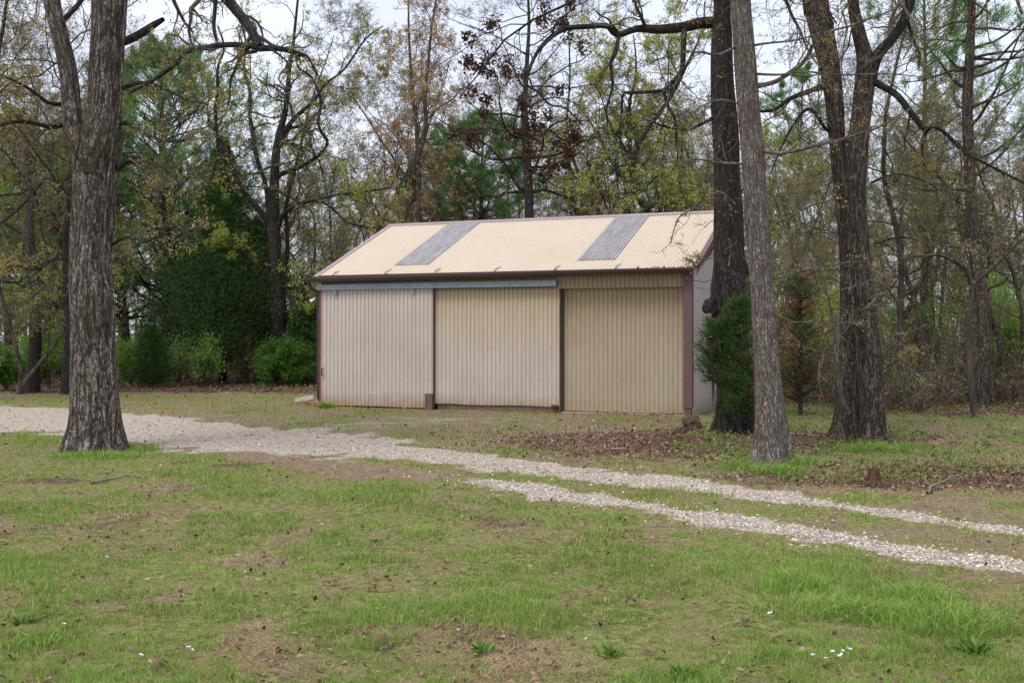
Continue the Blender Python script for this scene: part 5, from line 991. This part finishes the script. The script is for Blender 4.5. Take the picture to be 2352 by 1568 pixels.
# --- leafy bushes
def bush(rng, h, w, n, leafm=1, ls=.07, stems=16, hollow=.0):
    T = MB(); K = MB(); a = rng.random(stems) * 2 * PI; D = np.stack([np.cos(a) * .5, np.sin(a) * .5, 1 + 0 * a], -1); Q, q = growl(rng, np.zeros((stems, 3)), unit(D), h * (.7 + .4 * rng.random(stems)), np.full(stems, .018), 8, .18, .0, .3); Q[..., 0] *= w / h; Q[..., 1] *= w / h; T.tubes(Q, q, 5, 0)
    p, D2, L2, r2 = spawn(rng, Q, q, 9, .25, 1, .9, .4, .5, np.full(stems, h)); Q2, q2 = growl(rng, p, D2, L2, np.maximum(r2, .005), 5, .25, .05, .4); K.tubes(Q2, q2, 3, 0)
    m = int(n / len(Q2)); t = rng.random((len(Q2), m)) * 4.999; i = t.astype(int); fr = (t - i)[..., None]; idx = np.arange(len(Q2))[:, None]; c = (Q2[idx, i] * (1 - fr) + Q2[idx, i + 1] * fr).reshape(-1, 3); c = c + rng.normal(size=c.shape) * .07; c = c[c[:, 2] > .05]
    cl_ = np.clip(.5 * vn(c[:, 0] * 3 + 40, c[:, 2] * 3 + c[:, 1] * 2, 7) + .5 * rng.random(len(c)), 0, 1); K.leaves(c, ls, rng, 1, asp=.6, tint=cl_); return T, K
BU = [(638, 33.6, 1.5, 1.0, 20000, 'leaf_green', .06, 'bright green round bush in front of the crooked oak'), (695, 34.5, 1.6, .75, 6500, 'leaf_green', .06, 'green bush between the round bush and the shed corner'),
      (715, 37, 2.6, 1.0, 9000, 'leaf_fresh', .09, 'tall light green shrub rising behind the shed corner'), (300, 34, 1.4, .8, 9000, 'leaf_fresh', .06, 'small green bush beside the big left oak trunk'),
      (480, 33.5, 1.5, .55, 1500, 'leaf_fresh', .10, 'thin shrub with a pale green leaf layer before the cedar'), (470, 35, 2.3, .5, 900, 'leaf_fresh', .11, 'taller thin shrub with floating pale leaves before the cedar'),
      (90, 33, 1.9, 1.2, 6000, 'leaf_fresh', .08, 'loose yellow green shrub left of the big oak trunk'), (15, 31, 1.2, .8, 7000, 'leaf_green', .08, 'dense green bush at the left edge of the photo'), (150, 36, 2.4, 1.1, 5000, 'leaf_fresh', .085, 'tall loose green shrub just left of the big oak trunk'),
      (745, 40, 4.5, 1.3, 9000, 'leaf_fresh', .09, 'tall green saplings above the left end of the gutter'), (960, 37, 4.6, .8, 3500, 'leaf_fresh', .09, 'bright green sapling above the left part of the ridge'),
      (565, 35.5, 1.9, .8, 900, 'leaf_gold', .07, 'olive shrub between the pale leaf shrub and the round bush'), (410, 34.5, 1.7, .9, 1200, 'leaf_fresh', .08, 'thin green shrub right of the juniper bush'),
      (1800, 30, 2.6, 1.2, 6000, 'leaf_gold', .08, 'yellowish shrub behind the pale oak at the right'), (2330, 28, 2.4, 1.3, 6000, 'leaf_fresh', .08, 'green shrub at the right edge of the photo'), (2110, 31, 2.6, 1.4, 8000, 'leaf_fresh', .085, 'leafy green shrub in the wood right of the twin oak'), (1890, 34, 3.0, 1.5, 6000, 'leaf_lime', .07, 'olive shrub in the wood left of the twin oak'), (2290, 31, 3.4, 1.5, 9000, 'leaf_fresh', .09, 'tall green shrub behind the tall right pine')]
for k, (u, Y, h, w, n, lm, ls, lab) in enumerate(BU):
    rng = rs(700 + k); T, K = bush(rng, h, w, n, ls=ls); put('leafy_shrub', T, K, M['bark_far'], [M['twig'], M[lm]], u, Y, lab, 'shrub')

# --- undergrowth and the far wood (beyond counting)
rng = rs(801); mb = MB(); n = 7500
u = np.where(rng.random(n) < .5, 1800 + 800 * rng.random(n), rng.random(n) * 2900 - 250); Y = np.where(u > 1750, 20.8 + 5.5 * vn(u / 110, u * 0, 4) + 16 * rng.random(n) ** 1.1, 32.3 + 3.5 * vn(u / 90, u * 0, 6) + 14 * rng.random(n)); ok = (u < 760) | (u > 1800) | (Y > 36); u, Y = u[ok], Y[ok]; n = len(u)
X = (u - CX) / FPX * Y; D = rng.normal(size=(n, 3)) * .35; D[:, 2] = 1
P, R = growl(rng, np.stack([X, Y, np.full(n, -.02)], -1), unit(D), (.35 + 1.9 * rng.random(n) ** 1.8) * (.6 + .8 * vn(X * .7, Y * .7, 8)), np.full(n, .009), 6, .16, .0, .4); hf = rng.random(n) < .5; mb.tubes(P[hf], R[hf], 3, 0); mb.tubes(P[~hf], R[~hf], 3, 3)
p, D2, L2, r2 = spawn(rng, P, R, 4, .3, 1, .8, .45, .6, np.full(n, 1.1)); P2, R2 = growl(rng, p, D2, L2, np.full(len(p), .005), 4, .2, .0, .4); mb.tubes(P2, R2, 3, 3)
k = rng.random(len(P2)) < .30; mb.leaves(P2[k][:, 3] + rng.normal(size=(k.sum(), 3)) * .05, .07, rng, 1); k = rng.random(len(P2)) < .35; mb.leaves(P2[k][:, 4] + rng.normal(size=(k.sum(), 3)) * .06, .07, rng, 2)
o = mb.build('undergrowth', [M['twig_red'], M['leaf_gold'], M['leaf_fresh'], M['twig']]); tag(o, 'tangled brown brush and brambles along the edge of the wood', 'undergrowth', kind='stuff')
rng = rs(802); mb = MB(); n = 650; u = rng.random(n) * 3400 - 500; Y = 62 + 70 * rng.random(n); X = (u - CX) / FPX * Y; D = rng.normal(size=(n, 3)) * .06; D[:, 2] = 1
P, R = growl(rng, np.stack([X, Y, 0 * X - .1], -1), unit(D), 4.5 + 5 * rng.random(n), .05 + .08 * rng.random(n), 9, .06, .05, .15); mb.tubes(P, R, 5, 0)
p, D2, L2, r2 = spawn(rng, P, R, 12, .15, 1, .9, .28, .4, np.full(n, 9.0)); P2, R2 = growl(rng, p, D2, L2, np.maximum(r2, .014), 6, .22, .05, .3); mb.tubes(P2, R2, 3, 0)
p, D3, L3, r3 = spawn(rng, P2, R2, 5, .15, 1, .9, .5, .6, L2); P3, R3 = growl(rng, p, D3, L3, np.maximum(r3, .009), 4, .25, .05, .4); mb.tubes(P3, R3, 3, 0)
k = rng.random(len(P3)) < .30; q = P3[k][:, 3]; mb.leaves(q + rng.normal(size=q.shape) * .15, .14, rng, 1)
m = 52000; uu = rng.random(m) * 3400 - 500; Yy = 48 + 70 * rng.random(m); zz = 3.6 * rng.random(m) ** 1.4; den = fbm(uu / 90, zz * .6 + Yy * .11, 3, 3) > .47; c = np.stack([(uu - CX) / FPX * Yy, Yy, zz], -1)[den]; mb.leaves(c, .17, rng, 2)
m = 26000; uu = 1760 + 800 * rng.random(m); Yy = 33 + 22 * rng.random(m); zz = 3.8 * rng.random(m) ** 1.1; den = fbm(uu / 55, zz * .9 + Yy * .2, 6, 3) > .50; c = np.stack([(uu - CX) / FPX * Yy, Yy, zz], -1)[den]; mb.leaves(c, .09, rng, 2)
o = mb.build('far_wood', [M['bark_far'], M['leaf_gold'], M['leaf_fresh']]); tag(o, 'distant bare wood with a haze of new leaves behind everything', 'wood', kind='stuff')

# --- box half hidden in the cedar by the black oak
g = W(1640, 790, 17.35); mb = MB(); mb.box((-.09, -.07, -.12), (.09, .07, .12)); o = mb.build('nest_box', M['timber_up']); o.location = g; tag(o, 'small brown box with white roof half hidden in the cedar by the black oak', 'box')
mb = MB(); mb.box((-.12, -.10, .123), (.12, .09, .135), M=Matrix.Rotation(-.25, 4, 'Y')); mb.build('roof_board', M['white'], o)
mb = MB(); mb.box((-.02, .065, -1.5 + .4), (.02, .085, .1)); mb.build('post', M['timber_up'], o)
